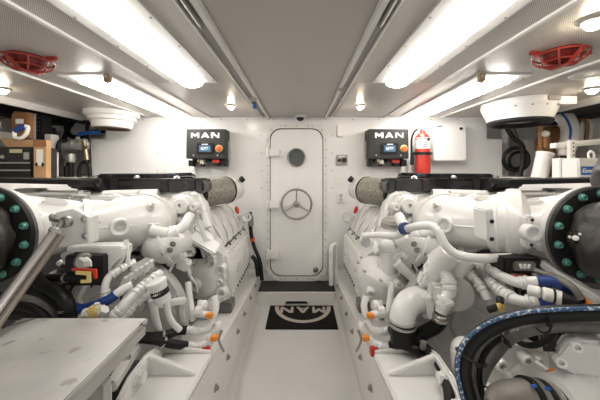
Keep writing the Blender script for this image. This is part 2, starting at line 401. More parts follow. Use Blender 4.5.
# ------------------------------------------------------------------ door
e = empty('door_1', (px(296.6, 281, 3.17).x, 3.17, .15)); e['kind'] = 'structure'
k = 3.17/F; DX = px(296.6, 0, 3.17).x; zt, zb = CAMZ+(HZ-124)*k, CAMZ+(HZ-281)*k
pzt, pzb = CAMZ+(HZ-128.5)*k, CAMZ+(HZ-276)*k
zc_, pc_ = (zt+zb)/2, (pzt+pzb)/2
m = MB(); m.ringprism(rrect(DX, zc_, 61.5*k, zt-zb, .17, 3.165), rrect(DX, pc_, 53.5*k, pzt-pzb+.004, .125, 3.165), (0, .035, 0)); m.build('door_frame', TRIMW, e, 30)
m = MB(); m.prism(rrect(DX, pc_, 51.6*k, pzt-pzb-.022, .12, 3.158), (0, .03, 0), .006); m.build('door_panel', WALL, e, 30)
m = MB(); m.ringprism(rrect(DX, pc_, 53.5*k, pzt-pzb, .125, 3.178), rrect(DX, pc_, 51*k, pzt-pzb-.03, .115, 3.178), (0, .012, 0)); m.build('gasket', DGREY, e)
m = MB()
for p in rrect(DX, zc_, 57.5*k, zt-zb-.045, .15, 3.165, 2): m.lathe(p, (0, -1, 0), [(.007, 0), (.005, .003), (0, .004)], 8)
for i in range(16):
    for sx in (-1, 1): m.lathe((DX+sx*28.9*k, 3.165, zb+.2+(zt-zb-.4)*i/15), (0, -1, 0), [(.007, 0), (.005, .003), (0, .004)], 8)
for i in range(3):
    for z in (zt-.022, zb+.022): m.lathe((DX-.13+.13*i, 3.165, z), (0, -1, 0), [(.007, 0), (.005, .003), (0, .004)], 8)
m.build('frame_screws', STEELD, e)
for y in (152.5, 204.5, 254.5):
    p = px(274.5, y, 3.13); m = MB(); m.box(p, (.115, .05, .085), None, .006); m.cyl(p+V(-.075, 0, -.055), p+V(-.075, 0, .055), .018, n=14, bev=.003); m.build('hinge', WHITEP, e)
p = px(296.5, 157.5, 3.15); m = MB(); m.lathe(p, (0, -1, 0), [(.105, -.01), (.105, .008), (.098, .014), (.09, .01), (.09, -.01)], 40); o = m.build('porthole', STEELD, e)
m = MB(); m.lathe(p, (0, -1, 0), [(.092, -.005), (.09, .002), (0, .004)], 40); m.build('glass', GLASS, o)
p = px(296.5, 204.3, 3.06); m = MB(); m.torus(p, (0, 1, 0), .163, .0115, 48, 10); o = m.build('handwheel', STEELD, e)
m = MB()
for a in (90, 210, 330):
    a = math.radians(a); m.cyl(p+V(.02*math.cos(a), 0, .02*math.sin(a)), p+V(.16*math.cos(a), 0, .16*math.sin(a)), .008, n=10)
m.build('spoke', STEELD, o)
m = MB(); m.lathe(p+V(0, .1, 0), (0, -1, 0), [(.03, 0), (.024, .06), (.036, .075), (.036, .11), (.02, .118), (0, .118)], 24); m.build('hub', STEELD, o)
p = px(315.6, 269.5, 3.155); m = MB(); m.lathe(p, (0, -1, 0), [(.03, 0), (.03, .006), (.024, .01), (0, .01)], 24); m.build('lock', STEELD, e)
p = px(300.2, 118, 3.12); e = empty('dome_camera', p, 'small black dome camera on white base above the door', 'camera')
m = MB(); m.lathe((p.x, p.y, ZC), (0, 0, -1), [(.07, 0), (.068, .012), (.05, .022), (0, .022)], 28); m.build('base', WHITEP, e)
m = MB(); m.lathe((p.x, p.y, ZC-.02), (0, 0, -1), [(.042, 0), (.04, .02), (.028, .036), (0, .044)], 24); m.build('dome', BLK, e)

# wall fittings
def plate(name, x0, x1, y0, y1, label, cat, group=None, mat=WHITEP):
    a, b = px(x0, y1, 3.19), px(x1, y0, 3.19)
    e = empty(name, ((a.x+b.x)/2, YB, a.z), label, cat, group)
    m = MB(); m.span((a.x, 3.185, a.z), (b.x, YB, b.z), .004); m.build('face_plate', mat, e)
    return e, a, b
e, a, b = plate('light_switch', 336.5, 345, 176.5, 184.5, 'upper white double switch plate right of the door', 'switch', 'white wall plates right of the door')
for t in (.3, .7):
    m = MB(); m.box((a.x+(b.x-a.x)*t, 3.184, (a.z+b.z)/2), (.024, .012, .055), None, .003); m.build('rocker', WHITEP, e)
e, a, b = plate('wall_outlet', 337, 344.5, 192.5, 202.5, 'lower white outlet plate right of the door', 'outlet', 'white wall plates right of the door')
for t in (.3, .7):
    m = MB(); m.lathe((( a.x+b.x)/2, 3.186, a.z+(b.z-a.z)*t), (0, -1, 0), [(.022, 0), (.02, .004), (0, .004)], 16)
    for sx in (-.007, .007): m.box(((a.x+b.x)/2+sx, 3.181, a.z+(b.z-a.z)*t), (.004, .004, .014))
    m.build('socket', mk('grey socket', (.5, .49, .47), .5), e)
e, a, b = plate('selector_switch', 336, 347.5, 154.8, 165.5, 'grey metal switch plate with black knob right of the door', 'switch', None, mk('grey plate', (.33, .31, .29), .4, .3))
for t, r, mt in ((.28, .017, BLKM), (.72, .03, BLK)):
    m = MB(); m.cyl((a.x+(b.x-a.x)*t, 3.186, (a.z+b.z)/2), (a.x+(b.x-a.x)*t, 3.165, (a.z+b.z)/2), r, r*.85, 16, .003); m.build('knob', mt, e)
m = MB(); m.box((a.x+(b.x-a.x)*.5, 3.183, b.z-.022), (.07, .004, .012)); m.build('nameplate', LABEL, e)
a, b = px(336.8, 137, 3.19), px(343, 125, 3.19); m = MB(); m.span((a.x, 3.15, a.z), (b.x, YB, b.z), .008); tagp(m.build('wall_box', WHITEP), 'small blank white box high on the wall right of the door', 'wall box')  # plain white box on the wall

def man_letters(mb, O, U, Vv, N, w, h, th):
    """the three wide block letters, each with a cut along its foot; O lower left, U right, Vv up, N out"""
    def P(x, y): return O+U*(x*w)+Vv*(y*h)
    def poly(pts): mb.prism([P(*p) for p in pts], N*th)
    # M
    poly([(0,0),(.06,0),(.06,.62),(.0,1.0)]); poly([(0,1.0),(.06,.62),(.145,.18),(.145,.62),(.07,1.0)])
    poly([(.145,.18),(.23,.62),(.29,1.0),(.22,1.0),(.145,.62)]); poly([(.23,0),(.29,0),(.29,1.0),(.23,.62)])
    # A
    poly([(.35,0),(.415,0),(.50,.62),(.47,1.0)]); poly([(.47,1.0),(.50,.62),(.53,1.0)]); poly([(.53,1.0),(.50,.62),(.585,0),(.65,0)]); poly([(.43,.2),(.57,.2),(.55,.36),(.45,.36)])
    # N
    poly([(.71,0),(.77,0),(.77,.7),(.71,1.0)]); poly([(.71,1.0),(.77,.7),(.94,.0),(.94,.32),(.80,1.0)]); poly([(.94,0),(1,0),(1,1.0),(.94,1.0)])

def control_panel(x0, x1, lx0, lx1, sx0, sx1, bx, label, sgn):
    Yf = 3.02; k = Yf/F
    a, b = px(x0, 158.7, Yf), px(x1, 129, Yf)
    e = empty('control_panel', ((a.x+b.x)/2, YB, a.z-.08), label, 'control panel', 'engine control panels')
    m = MB(); m.span((a.x, Yf, a.z), (b.x, YB, b.z), .006); m.build('enclosure', CABB, e)
    m = MB(); o = px(lx0, 138, Yf); q = px(lx1, 132.7, Yf); man_letters(m, V(o.x, Yf, o.z), V(1,0,0), V(0,0,1), V(0,-1,0), q.x-o.x, q.z-o.z, .004); m.build('lettering', SILVER, e)
    o = px(sx0, 153.3, Yf); q = px(sx1, 143.3, Yf); m = MB(); m.span((o.x, Yf-.022, o.z), (q.x, Yf, q.z), .006); sc_ = m.build('screen_bezel', BLK, e)
    dx, dz = q.x-o.x, q.z-o.z
    m = MB(); m.span((o.x+dx*.17, Yf-.0235, o.z+dz*.16), (q.x-dx*.17, Yf-.02, q.z-dz*.22)); m.build('display', SCREEN, sc_)
    m = MB()
    for (u, v, ww, hh) in ((.27,.5,.05,.2),(.36,.62,.04,.1),(.36,.42,.06,.12),(.47,.55,.05,.22),(.58,.62,.09,.05),(.58,.45,.07,.05),(.66,.55,.05,.05)):
        m.box((o.x+dx*u+dx*.04, Yf-.0242, o.z+dz*v-.004), (dx*ww, .002, dz*hh))
    m.build('display_marks', SCREENW, sc_)
    m = MB(); m.span((o.x+dx*.32, Yf-.0235, q.z-dz*.16), (q.x-dx*.32, Yf-.02, q.z-dz*.07)); m.build('logo_strip', LABEL, sc_)
    p = px(bx, 148.7, Yf); m = MB(); m.lathe(p, (0, -1, 0), [(.04, 0), (.04, .012), (.03, .016), (0, .016)], 24); bt = m.build('stop_button', YEL, e)
    m = MB(); m.lathe(p+V(0, -.014, 0), (0, -1, 0), [(.024, 0), (.03, .012), (.028, .024), (0, .03)], 20); m.build('mushroom_head', mk('orange red plastic', (.75, .13, .02), .35), bt)
    m = MB()
    for t in (.19, .80): m.lathe((a.x+(b.x-a.x)*t, Yf, a.z+.035), (0, -1, 0), [(.01, 0), (.008, .006), (0, .008)], 12)
    m.build('indicator', STEEL, e)
    W = b.x-a.x
    m = MB(); m.span((a.x+.02, 3.14, a.z-.085), (b.x-.005, 3.19, a.z), .003); m.build('plug_plate', mk('mid grey plate', (.2, .19, .18), .5), e)
    for (u0, u1, z0, z1, mt) in ((.02,.14,-.08,-.015,BLKM),(.16,.2,-.03,0,BLKM),(.24,.30,-.035,0,YEL),(.31,.41,-.06,-.01,LABEL),(.33,.38,-.08,-.04,BLKM),(.46,.56,-.035,0,BLKM),(.62,.82,-.045,-.004,REDL),(.66,.8,-.075,-.045,BLKM),(.86,.99,-.08,-.01,BLKM)):
        m = MB(); m.span((a.x+W*u0, 3.06, a.z+z0), (a.x+W*u1, 3.15, a.z+z1), .005); m.build('plug', mt, e)
    m = MB(); m.span((b.x if sgn < 0 else a.x-.012, 3.12, a.z-.01), (b.x+.012 if sgn < 0 else a.x, YB, a.z+.2), .002); m.build('side_bracket', STEEL, e)
control_panel(186, 225.5, 191, 219.5, 197, 214, 219.2, 'charcoal engine control panel on the back wall left of the door', -1)
control_panel(368.5, 408.8, 375, 403.5, 381, 397.7, 403.6, 'charcoal engine control panel left of the fire extinguisher', 1)

# extinguisher
Ye = 3.07; c = px(422.5, 172, Ye)
e = empty('fire_extinguisher', (c.x, Ye, c.z-.12), 'red fire extinguisher strapped to the back wall', 'fire extinguisher')
zt = px(0, 133, Ye).z; zb = px(0, 180, Ye).z; r = .08
m = MB(); m.lathe((c.x, Ye, zb), (0, 0, 1), [(r-.01, 0), (r, .012), (r, zt-zb-.07), (r*.92, zt-zb-.04), (r*.6, zt-zb-.01), (.03, zt-zb), (.026, zt-zb+.02)], 32); m.build('cylinder', RED, e)
z1, z2 = px(0, 149, Ye).z, px(0, 138, Ye).z
m = MB(); m.lathe((c.x, Ye, z1), (0, 0, 1), [(r+.001, 0), (r+.001, z2-z1-.03), (r*.97, z2-z1)], 32); lb = m.build('paper_label', LABEL, e)
m = MB(); 
for i in range(4): m.box((c.x-.01+.004*i, Ye-r-.002, z1+.02+.022*i), (.05-.006*i, .004, .006))
m.lathe((c.x+.03, Ye-r+.004, z1+.1), (.35, -1, 0), [(.017, 0), (.017, .002), (0, .002)], 16)
m.build('label_print', BLKM, lb)
m = MB(); m.prism([V(c.x-.065, Ye-.052, z2-.045), V(c.x-.02, Ye-.082, z2-.04), V(c.x-.035, Ye-.06, z2+.012), V(c.x-.055, Ye-.05, z2+.005)], (0, .01, 0)); m.build('label_flash', REDL, lb)
zv = zt+.02
m = MB(); m.cyl((c.x, Ye, zt), (c.x, Ye, zv+.03), .024, n=16); m.bar((c.x-.06, Ye-.02, zv+.02), (c.x+.05, Ye-.04, zv+.05), .022, .012); m.bar((c.x-.06, Ye-.02, zv+.035), (c.x+.03, Ye-.02, zv+.075), .02, .01); m.cyl((c.x, Ye, zv+.03), (c.x+.005, Ye, zv+.08), .01, n=10); m.build('valve', STEELD, e)
m = MB(); m.tube([(c.x-.045, Ye, zv+.02), (c.x-.085, Ye, zv), (c.x-.118, Ye, zv-.08), (c.x-.12, Ye, zv-.2), (c.x-.118, Ye-.01, zv-.27)], .011, 10); m.build('hose', RUB, e)
m = MB(); m.cyl((c.x-.118, Ye-.01, zv-.25), (c.x-.118, Ye-.01, zv-.37), .017, .02, 14, .003); m.build('nozzle', BLK, e)
zs = px(0, 153.6, Ye).z
m = MB(); m.lathe((c.x, Ye, zs-.016), (0, 0, 1), [(r+.006, 0), (r+.006, .032)], 28); m.span((c.x-.13, Ye-.03, zs-.016), (c.x-.07, Ye+.01, zs+.014), .004); m.span((c.x+.06, Ye-.03, zs-.012), (c.x+.095, Ye, zs+.016), .004); m.build('strap', BLKM, e)
m = MB(); m.span((c.x-.035, Ye+.075, zs-.2), (c.x+.035, YB, zs+.2), .003); m.span((c.x+.075, Ye+.05, zs-.2), (c.x+.09, YB, zs+.06), .003); m.build('wall_bracket', STEEL, e)

# white wall cabinet
Yc = 3.06; a, b = px(434, 160.7, Yc), px(466.3, 124, Yc)
e = empty('wall_cabinet', ((a.x+b.x)/2, YB, a.z), 'white metal wall cabinet right of the fire extinguisher', 'cabinet')
m = MB(); m.span((a.x+.004, Yc+.014, a.z+.003), (b.x-.004, YB, b.z-.003), .004); m.build('body', WHITEP, e)
m = MB(); m.span((a.x, Yc, a.z), (b.x, Yc+.013, b.z), .005); d = m.build('door', WHITEP, e)
p = px(460.8, 128.7, Yc); m = MB(); m.cyl(p, p+V(0, -.02, 0), .016, .014, 16, .002); m.build('lock', BLKM, d)
m = MB(); m.span((a.x+.03, Yc-.003, b.z-.035), (a.x+.09, Yc, b.z-.018)); m.build('nameplate', STEELD, d)
# white upright tube beside the door
a = px(332.5, 284, 3.05)
m = MB(); m.cyl((a.x-.01, 3.07, .15), (a.x-.01, 3.07, .5), .028, n=16); m.tube([(a.x-.01, 3.07, .5), (a.x-.008, 3.08, .555), (a.x+.02, 3.1, .58), (a.x+.05, 3.12, .54), (a.x+.055, 3.12, .15)], [.028, .026, .022, .018, .018], 14); tagp(m.build('vent_pipe', WHITEP), 'white upright pipe bent over beside the right of the door', 'pipe')

# step, tread and mat
S0, S1 = px(257, 292, 2.91), px(336.5, 292, 2.91); ZS = .135
e = empty('step', ((S0.x+S1.x)/2, 3.05, 0), 'white step with black ribbed tread below the door', 'step')
n0, n1 = px(285, 0, 2.91).x, px(308, 0, 2.91).x
m = MB(); m.prism([V(S0.x, 2.91, 0), V(n0, 2.91, 0), V(n0, 2.91, .03), V(n0+.02, 2.91, .045), V(n1-.02, 2.91, .045), V(n1, 2.91, .03), V(n1, 2.91, 0), V(S1.x, 2.91, 0), V(S1.x, 2.91, ZS), V(S0.x, 2.91, ZS)], (0, .28, 0)); m.span((S0.x, 2.905, ZS-.012), (S1.x, 2.91, ZS)); m.build('riser', TRIMW, e)
m = MB(); m.span((S0.x+.01, 2.93, ZS), (S1.x-.01, 3.19, ZS+.012), .003); m.build('tread', TREAD, e)
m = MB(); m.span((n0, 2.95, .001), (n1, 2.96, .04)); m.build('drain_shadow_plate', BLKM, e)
M0, M1 = px(265, 330, 2.47), px(338.5, 330, 2.47)
e = empty('door_mat', ((M0.x+M1.x)/2, 2.68, 0), 'black rubber door mat with upside-down beige logo', 'mat')
m = MB(); m.span((M0.x, 2.475, 0), (M1.x, 2.9, .008), .003); m.build('mat', MATB, e)
cx_ = px(303, 0, 2.7).x; m = MB()
man_letters(m, V(cx_+.225, 2.865, .0075), V(-1,0,0), V(0,-1,0), V(0,0,1), .45, .115, .002)
o_, i_ = [], []
nA = 28
for i in range(nA+1):
    t = PI*i/nA; o_.append(V(cx_+.285*math.cos(t), 2.875-.305*math.sin(t), .0075)); i_.append(V(cx_+.245*math.cos(t), 2.875-.262*math.sin(t), .0075))
m.prism(o_+i_[::-1], (0, 0, .002)); m.build('logo', MATL, e)

# engine bearers along the walkway
for s in (-1, 1):
    xi = .41
    f = lambda p, s=s: V(XC+s*p.x, p.y, p.z)
    m = MB(f); m.prism([V(xi, .2, 0), V(xi, 3.18, 0), V(xi, 3.18, .29), V(xi, 2.6, .31), V(xi, 1.71, .43), V(xi, 1.13, .49), V(xi, .2, .52)], (.25, 0, 0), .006); o = m.build('engine_bearer', BEDW, loc=(XC+s*.45, 1.7, 0)); structure(o)
    for y in (.98, 1.22, 1.47, 1.71, 1.98, 2.22, 2.49, 2.75):
        m = MB(f); m.lathe((xi, y, .275), (-1, 0, 0), [(.02, 0), (.02, .004), (.013, .005), (.012, .014), (.005, .02), (0, .021)], 12); m.build('bolt', STEELD, o)
    m = MB(f); m.prism([V(xi-.035, .2, 0), V(xi, .2, 0), V(xi, .2, .035)], (0, 2.75, 0)); structure(m.build('trim_5', BEDW))

# ------------------------------------------------------------------ marine engines (mirror images, with fittings of their own)
def pipe_fit(m, pts, r, n=14, nuts=(), sm=6):
    """pipe with swaged hose ends; nuts = (index fraction along points)"""
    m.tube(pts, r, n, sm)
    P = [Vector(p) for p in pts]
    for t in nuts:
        i = min(int(t), len(P)-2); a = P[i].lerp(P[i+1], t-i); d = (P[i+1]-P[i]).normalized()
        R = r if not isinstance(r, (list, tuple)) else r[i]
        m.lathe(a-d*R*.9, d, [(R*1.0, 0), (R*1.26, R*.15), (R*1.26, R*.65), (R*1.08, R*.75), (R*1.08, R*1.0), (R*1.22, R*1.1), (R*1.22, R*1.6), (R, R*1.7)], 14)
def boss(m, p, ax, r, h, hole=.5, n=24):
    m.lathe(p, ax, [(r*1.12, -h), (r*1.05, h*.55), (r, h*.9), (r*.92, h), (r*hole*1.15, h), (r*hole, h*.92), (r*hole*.92, h*.15), (0, h*.1)], n)
def engine(s, label):
    left = s < 0
    Q = ql if left else qr
    f = lambda p: V(XC+s*p.x, p.y, p.z)
    B = lambda: MB(f)
    e = empty('marine_engine', (XC+s*1.0, 2.1, .30), label, 'engine', 'marine diesel engines')
    def add(m, name, mat, par=None, ang=38): return m.build(name, mat, par or e, ang)
    # --- engine block, hidden core
    m = B(); m.prism([V(.56, 2.0, .42), V(.56, 2.0, .78), V(.74, 1.96, 1.0), V(1.5, 1.86, 1.10), V(1.72, 1.86, .8), V(1.6, 1.86, .42)], (0, 1.05, 0), .02); add(m, 'engine_block', DGREY)  # core painted dark to stand in for shade in the gaps
    # --- crankcase side cover with its row of bolts
    m = B(); m.prism([V(.50, 2.06, .40), V(.50, 2.06, .715), V(.512, 2.06, .732), V(.60, 2.06, .80), V(.70, 2.06, .80), V(.70, 2.06, .40)], (0, .92, 0), .008); c = add(m, 'crankcase_cover', ENG)
    for i in range(12):
        y = 2.10+i*.075
        m = B(); m.bolt((.50, y, .425), (-1, 0, 0), .010); add(m, 'cover_bolt', DGREY if i > 3 else ENGD, c)
        m = B(); m.bolt((.53, y, .748), (-.6, 0, .8), .008); add(m, 'cover_bolt', ENGD, c)
    for i in range(4): m = B(); m.lathe((.50, 2.18+i*.23, .58), (-1, 0, 0), [(.045, -.01), (.045, .006), (.04, .010), (0, .010)], 20); add(m, 'inspection_plate', ENG, c)
    for y in (2.07, 2.13): m = B(); m.span((.486, y, .42), (.505, y+.025, .715), .004); add(m, 'edge_strip', ENG, c)
    # --- sloping bank of head covers
    for i in range(5):
        y = 1.96+i*.20; dz = -.005*i; w_ = .14
        arc = [(.80, 1.09), (.71, 1.10), (.66, 1.075), (.612, 1.0), (.575, .91), (.545, .825)]
        m = B(); m.prism([V(a, y, z+dz) for a, z in arc+[(.64, .80), (.85, .95)]], (0, w_, 0), .018, 3); o = add(m, 'cylinder_head_cover', ENG)
        m = B(); m.bolt((.548, y+w_+.03, .80+dz), (-.7, 0, .7), .010); add(m, 'head_bolt', DGREY, o)
    m = B(); m.prism([V(.92, 1.95, .98), V(.78, 1.95, 1.03), V(.72, 1.95, .98), V(.665, 1.95, .88), V(.63, 1.95, .79), V(.9, 1.95, .79)], (0, 1.02, 0), .008); add(m, 'head_casting', GREY)  # grey stands in for the shade between the head covers
    # far end cap, red tag, end ring
    p = ql(237, 210, 2.72); m = B(); m.ball(p, .020, 14, 8, (.3, 0, 1), 1.9); add(m, 'tag', REDL)
    m = B(); m.torus(ql(246, 217, 2.80), (.25, 1, 0), .042, .012, 24, 10); m.cyl(ql(246, 217, 2.80)+V(.0, 0, -.05), (.58, 2.85, .95), .02, n=12); add(m, 'lifting_eye', ENG)
    # --- air filter
    a, b = V(.811, 2.30, 1.218), V(.657, 2.62, 1.222); ax = (b-a).normalized()
    fl = B(); fl.lathe(a-ax*.02, ax, [(.10, 0), (.121, .01), (.122, .02), (.122, .37), (.10, .38)], 40); filt = add(fl, 'air_filter', MESH)
    m = B(); m.lathe(a-ax*.035, ax, [(.11, 0), (.129, .002), (.129, .028), (.12, .030)], 40); add(m, 'end_ring', BLK, filt)
    m = B(); m.lathe(b-ax*.012, ax, [(.12, 0), (.127, .002), (.127, .016), (.11, .018)], 40); add(m, 'end_ring', BLK, filt)
    m = B(); m.lathe(b+ax*.004, ax, [(.12, 0), (.121, .05), (.112, .085), (.10, .10), (.098, .15), (.08, .165), (0, .165)], 36); add(m, 'end_cap', ENG, filt)
    m = B(); p = b+ax*.12+V(-.06, 0, .085); m.cyl(p, p+V(-.03, 0, .025), .03, n=12, bev=.004); add(m, 'cap_knob', BLKM, filt)
    m = B(); m.tube([a-ax*.02, a-ax*.09+V(.02, 0, 0), a-ax*.15+V(.07, .0, -.03), a-ax*.17+V(.14, .02, -.09)], [.105, .105, .10, .095], 28); add(m, 'intake_elbow', ENG)
    m = B(); m.torus(a-ax*.065, ax, .107, .008, 32, 8); add(m, 'hose_clamp', STEEL)
    # --- black top cover
    m = B(); m.prism([V(.67, 2.05, 1.245), V(1.62, 2.05, 1.265), V(1.62, 2.05, 1.355), V(.70, 2.05, 1.35), V(.67, 2.05, 1.33)], (0, .20, 0), .014); cv = add(m, 'top_cover', BLK)
    for i, xx in enumerate((.73, .93, 1.3)):
        m = B(); m.prism([V(xx, 2.035, 1.265), V(xx+.045, 2.035, 1.265), V(xx+.05, 2.035, 1.345), V(xx+.005, 2.035, 1.345)], (0, .03, 0), .004); add(m, 'cover_panel', CABB, cv)
    m = B(); m.prism([V(.99, 2.2, 1.335), V(1.6, 2.2, 1.335), V(1.56, 2.2, 1.385), V(1.03, 2.2, 1.385)], (0, .6, 0), .014); m.prism([V(.78, 2.19, 1.33), V(1.0, 2.19, 1.33), V(1.0, 2.19, 1.362), V(.80, 2.19, 1.362)], (.10, .3, 0), .008); add(m, 'raised_cover', BLK, cv)
    m = B(); m.prism([V(1.34, 1.74, 1.325), V(2.0, 1.74, 1.34), V(2.0, 1.74, 1.368), V(1.34, 1.74, 1.355)], (0, .2, 0), .008)
    add(m, 'cover_wing', BLKM, cv)
    m = B(); m.prism([V(1.36, 1.95, 1.26), V(1.58, 1.95, 1.29), V(1.62, 1.95, 1.35), V(1.42, 1.95, 1.355)], (0, .12, 0), .012); add(m, 'cover_corner', BLK, cv)
    for xx, zz in ((.9, 1.354), (1.2, 1.357), (1.52, 1.36)): m = B(); m.bolt((xx, 2.12, zz), (0, -.3, 1), .016); add(m, 'cover_bolt', STEEL, cv)

    # --- grey and off-white runs under the cover
    m = B(); m.tube([(1.0, 2.05, 1.235), (1.5, 2.0, 1.225), (1.9, 1.98, 1.22)], .042, 16); m.tube([(.9, 2.1, 1.17), (1.4, 2.06, 1.15), (1.95, 2.05, 1.14)], .06, 16); add(m, 'air_duct', ENGD)
    m = B(); m.tube([(.98, 1.99, 1.24), (1.12, 1.95, 1.255), (1.16, 1.95, 1.21), (1.26, 1.95, 1.24)], .017, 12); m.box((1.06, 1.95, 1.235), (.09, .05, .045), None, .008); m.cyl((1.0, 1.93, 1.235), (1.13, 1.93, 1.235), .016, n=12); add(m, 'sensor_pipe', ENG)
    m = B(); m.box((1.5, 1.8, 1.24), (.3, .2, .06), None, .02); m.box((1.74, 1.85, 1.27), (.16, .12, .05), None, .015); m.cyl((1.35, 1.78, 1.26), (1.6, 1.78, 1.26), .028, n=14, bev=.005); add(m, 'actuator', GREY)
    m = B(); m.tube([(1.3, 1.75, 1.255), (1.5, 1.72, 1.27), (1.75, 1.7, 1.262), (1.9, 1.7, 1.255)], .011, 10); add(m, 'harness', ENGD)

    # --- exhaust pipe: elbow, cone, flange, lagging
    P = [V(1.0, 1.96, 1.11), V(.895, 1.80, 1.115), V(.885, 1.645, 1.12), V(.965, 1.51, 1.134), V(1.07, 1.405, 1.146), V(1.20, 1.32, 1.15), V(1.258, 1.25, 1.151), V(1.262, 1.185, 1.151)]
    R = [.11, .13, .150, .138, .118, .146, .172, .186]
    m = B(); m.tube(P, R, 36, 7); ex = add(m, 'exhaust_elbow', ENG)
    def on(i, t, ux, uz, k=1.0):    # a point on the elbow's skin
        c = P[i].lerp(P[i+1], t); d = (P[i+1]-P[i]).normalized(); u = d.cross(V(0, 0, 1)).normalized()
        if u.y > 0: u = -u
        r = R[i]+(R[i+1]-R[i])*t; v = (u*ux+V(0, 0, 1)*uz).normalized()
        return c+v*r*k, v
    m = B(); p, v = on(*((3, .05) if left else (2, .62)), 1, .0, .97); boss(m, p, v, .043, .028, .66); add(m, 'port', ENG, ex)
    m = B(); d = (P[3]-P[2]).normalized(); seam = []
    for i in range(0, 5):
        for t in (0, .5):
            p, v = on(i, t, 1, .0, 1.0); seam.append(p)
    m.tube(seam, .006, 8, 3); add(m, 'casting_seam', ENG, ex)
    for (i, t) in ((1, .9), (3, .92)):
        c = P[i].lerp(P[i+1], t); d = (P[i+1]-P[i]).normalized(); r = R[i]+(R[i+1]-R[i])*t
        m = B(); m.lathe(c-d*.016, d, [(r*.9, 0), (r*1.08, .002), (r*1.08, .030), (r*.9, .032)], 40); add(m, 'band', ENG, ex)
    for (i, t, ux, uz) in ((1, .1, .7, .8), (1, .2, 1, -.1), (1, .6, .3, 1), (1, .75, .9, -.85), (2, .25, .9, .62)):
        p, v = on(i, t, ux, uz, .96); m = B(); m.cyl(p, p+v*.035, .024, .02, 14, .003); fb_ = add(m, 'flange_boss', ENG, ex); m = B(); m.bolt(p+v*.034, v, .013); add(m, 'bolt', STEEL, fb_)
    for (i, t, ux, uz) in ((4, .25, .45, .9), (5, .1, .9, .5), (4, .6, .9, -.5)):
        p, v = on(i, t, ux, uz, .98); q, _ = on(i, t+.6, ux, uz, .98)
        m = B(); m.bar(p, q, .04, .04, (0, 0, 1), .01); add(m, 'rib', ENG, ex)
    p, v = on(3, .3, -.1, 1, .99); m = B(); m.box(p, (.12, .09, .03), None, .01); add(m, 'rib', ENG, ex)
    rc = V(1.262, 1.165, 1.151)
    m = B(); m.lathe(rc+V(0, .045, 0), (0, -1, 0), [(.17, 0), (.195, .004), (.195, .03), (.18, .032)], 56); add(m, 'flange', ENG, ex)
    m = B(); m.lathe(rc+V(0, .012, 0), (0, -1, 0), [(.17, 0), (.200, .003), (.200, .020), (.194, .028), (.12, .030)], 56); fr = add(m, 'flange_ring', BLKM, ex)
    m = B(); m.torus(rc+V(0, .004, 0), (0, 1, 0), .194, .0095, 56, 10); add(m, 'gasket_rim', RUBG, ex)
    for k in range(14):
        a = 2*PI*(k+.45)/14; p = rc+V(.174*math.cos(a), -.018, .174*math.sin(a))
        m = B(); m.lathe(p, (0, -1, 0), [(.0165, 0), (.0165, .003), (.0125, .004), (.0125, .013), (.009, .016), (.007, .010), (0, .010)], 12); add(m, 'bolt', TEAL, fr)
    m = B(); m.tube([rc+V(0, .0, 0), rc+V(.003, -.03, 0), rc+V(.012, -.075, -.004), rc+V(.035, -.14, -.01), rc+V(.09, -.24, -.02), rc+V(.2, -.36, -.03)], [.135, .152, .166, .185, .20, .20], 64, 12); m.wrinkle(.022)
    o = add(m, 'exhaust_lagging', LEATH)
    if not left:
        q = V(rc.x-.163, rc.y-.085, rc.z+.008)
        m = B(); m.lathe(q, (-.75, -.65, 0), [(.010, -.02), (.010, .002), (.007, .005), (0, .005)], 14); add(m, 'lacing_button', LABEL, o)
        for k in range(9):
            a = 2*PI*k/9; u, v, _ = frame_of((-.75, -.65, 0)); rr = .024+.012*(k % 2)
            m = B(); m.ball(q+u*rr*.8*math.cos(a)+v*rr*.8*math.sin(a)+V(.006, .003, 0), .006, 8, 5); add(m, 'lacing', LABEL if k % 3 == 0 else BLKM, o)
        m = B(); m.tube([(1.47, 1.16, 1.16), (1.46, 1.14, 1.3), (1.455, 1.12, 1.42), (1.46, 1.10, 1.54), (1.5, 1.08, 1.6)], [.15, .16, .165, .155, .09], 48, 10); m.wrinkle(.022); add(m, 'riser_lagging', LEATH)

    # --- front gearcase and its bosses
    g = [(222, 254), (228, 263), (229, 296), (222, 306), (208, 309), (196, 302), (185, 286), (181, 266), (185, 250), (198, 240), (214, 245)]
    Yg = 1.95
    m = B(); m.prism([ql(a, b, Yg) for a, b in g], (0, .14, 0), .03, 3); ge = add(m, 'gearcase', ENG)
    m = B(); p = ql(205, 279, Yg); m.lathe(p+V(0, .03, 0), (0, -1, 0), [(.14, 0), (.135, .03), (.115, .055), (.08, .072), (.04, .078), (0, .08)], 40); add(m, 'domed_cover', ENG, ge)
    m = B(); m.torus(p+V(0, -.01, 0), (0, 1, 0), .134, .009, 40, 8); add(m, 'cover_rim', ENG, ge)
    for a, b, r, h in ((198, 282, .036, .11), (221, 269, .034, .05), (222, 292, .036, .05), (212, 301, .03, .05), (220, 281, .022, .05), (189, 272, .026, .05), (191, 252, .03, .04), (212, 258, .026, .05), (212, 262, .03, .05)):
        m = B(); boss(m, ql(a, b, Yg-.01), (0, -1, 0), r, h*.6, .55); add(m, 'boss', ENG, ge)
    m = B()
    for k in range(12):
        a = 2*PI*k/12; m.bolt(p+V(.148*math.cos(a), -.005, .148*math.sin(a)), (0, -1, 0), .009)
    add(m, 'case_bolts', ENGD, ge)
    m = B(); m.cyl(ql(211, 300, 1.90), ql(211, 326, 1.90), .024, n=12, bev=.004); add(m, 'drain_pipe', ENG)
    # thermostat casting above
    h = [(166, 198), (174, 193), (189, 192), (198, 200), (204, 216), (206, 240), (186, 240), (168, 236)]
    Yh = 1.93
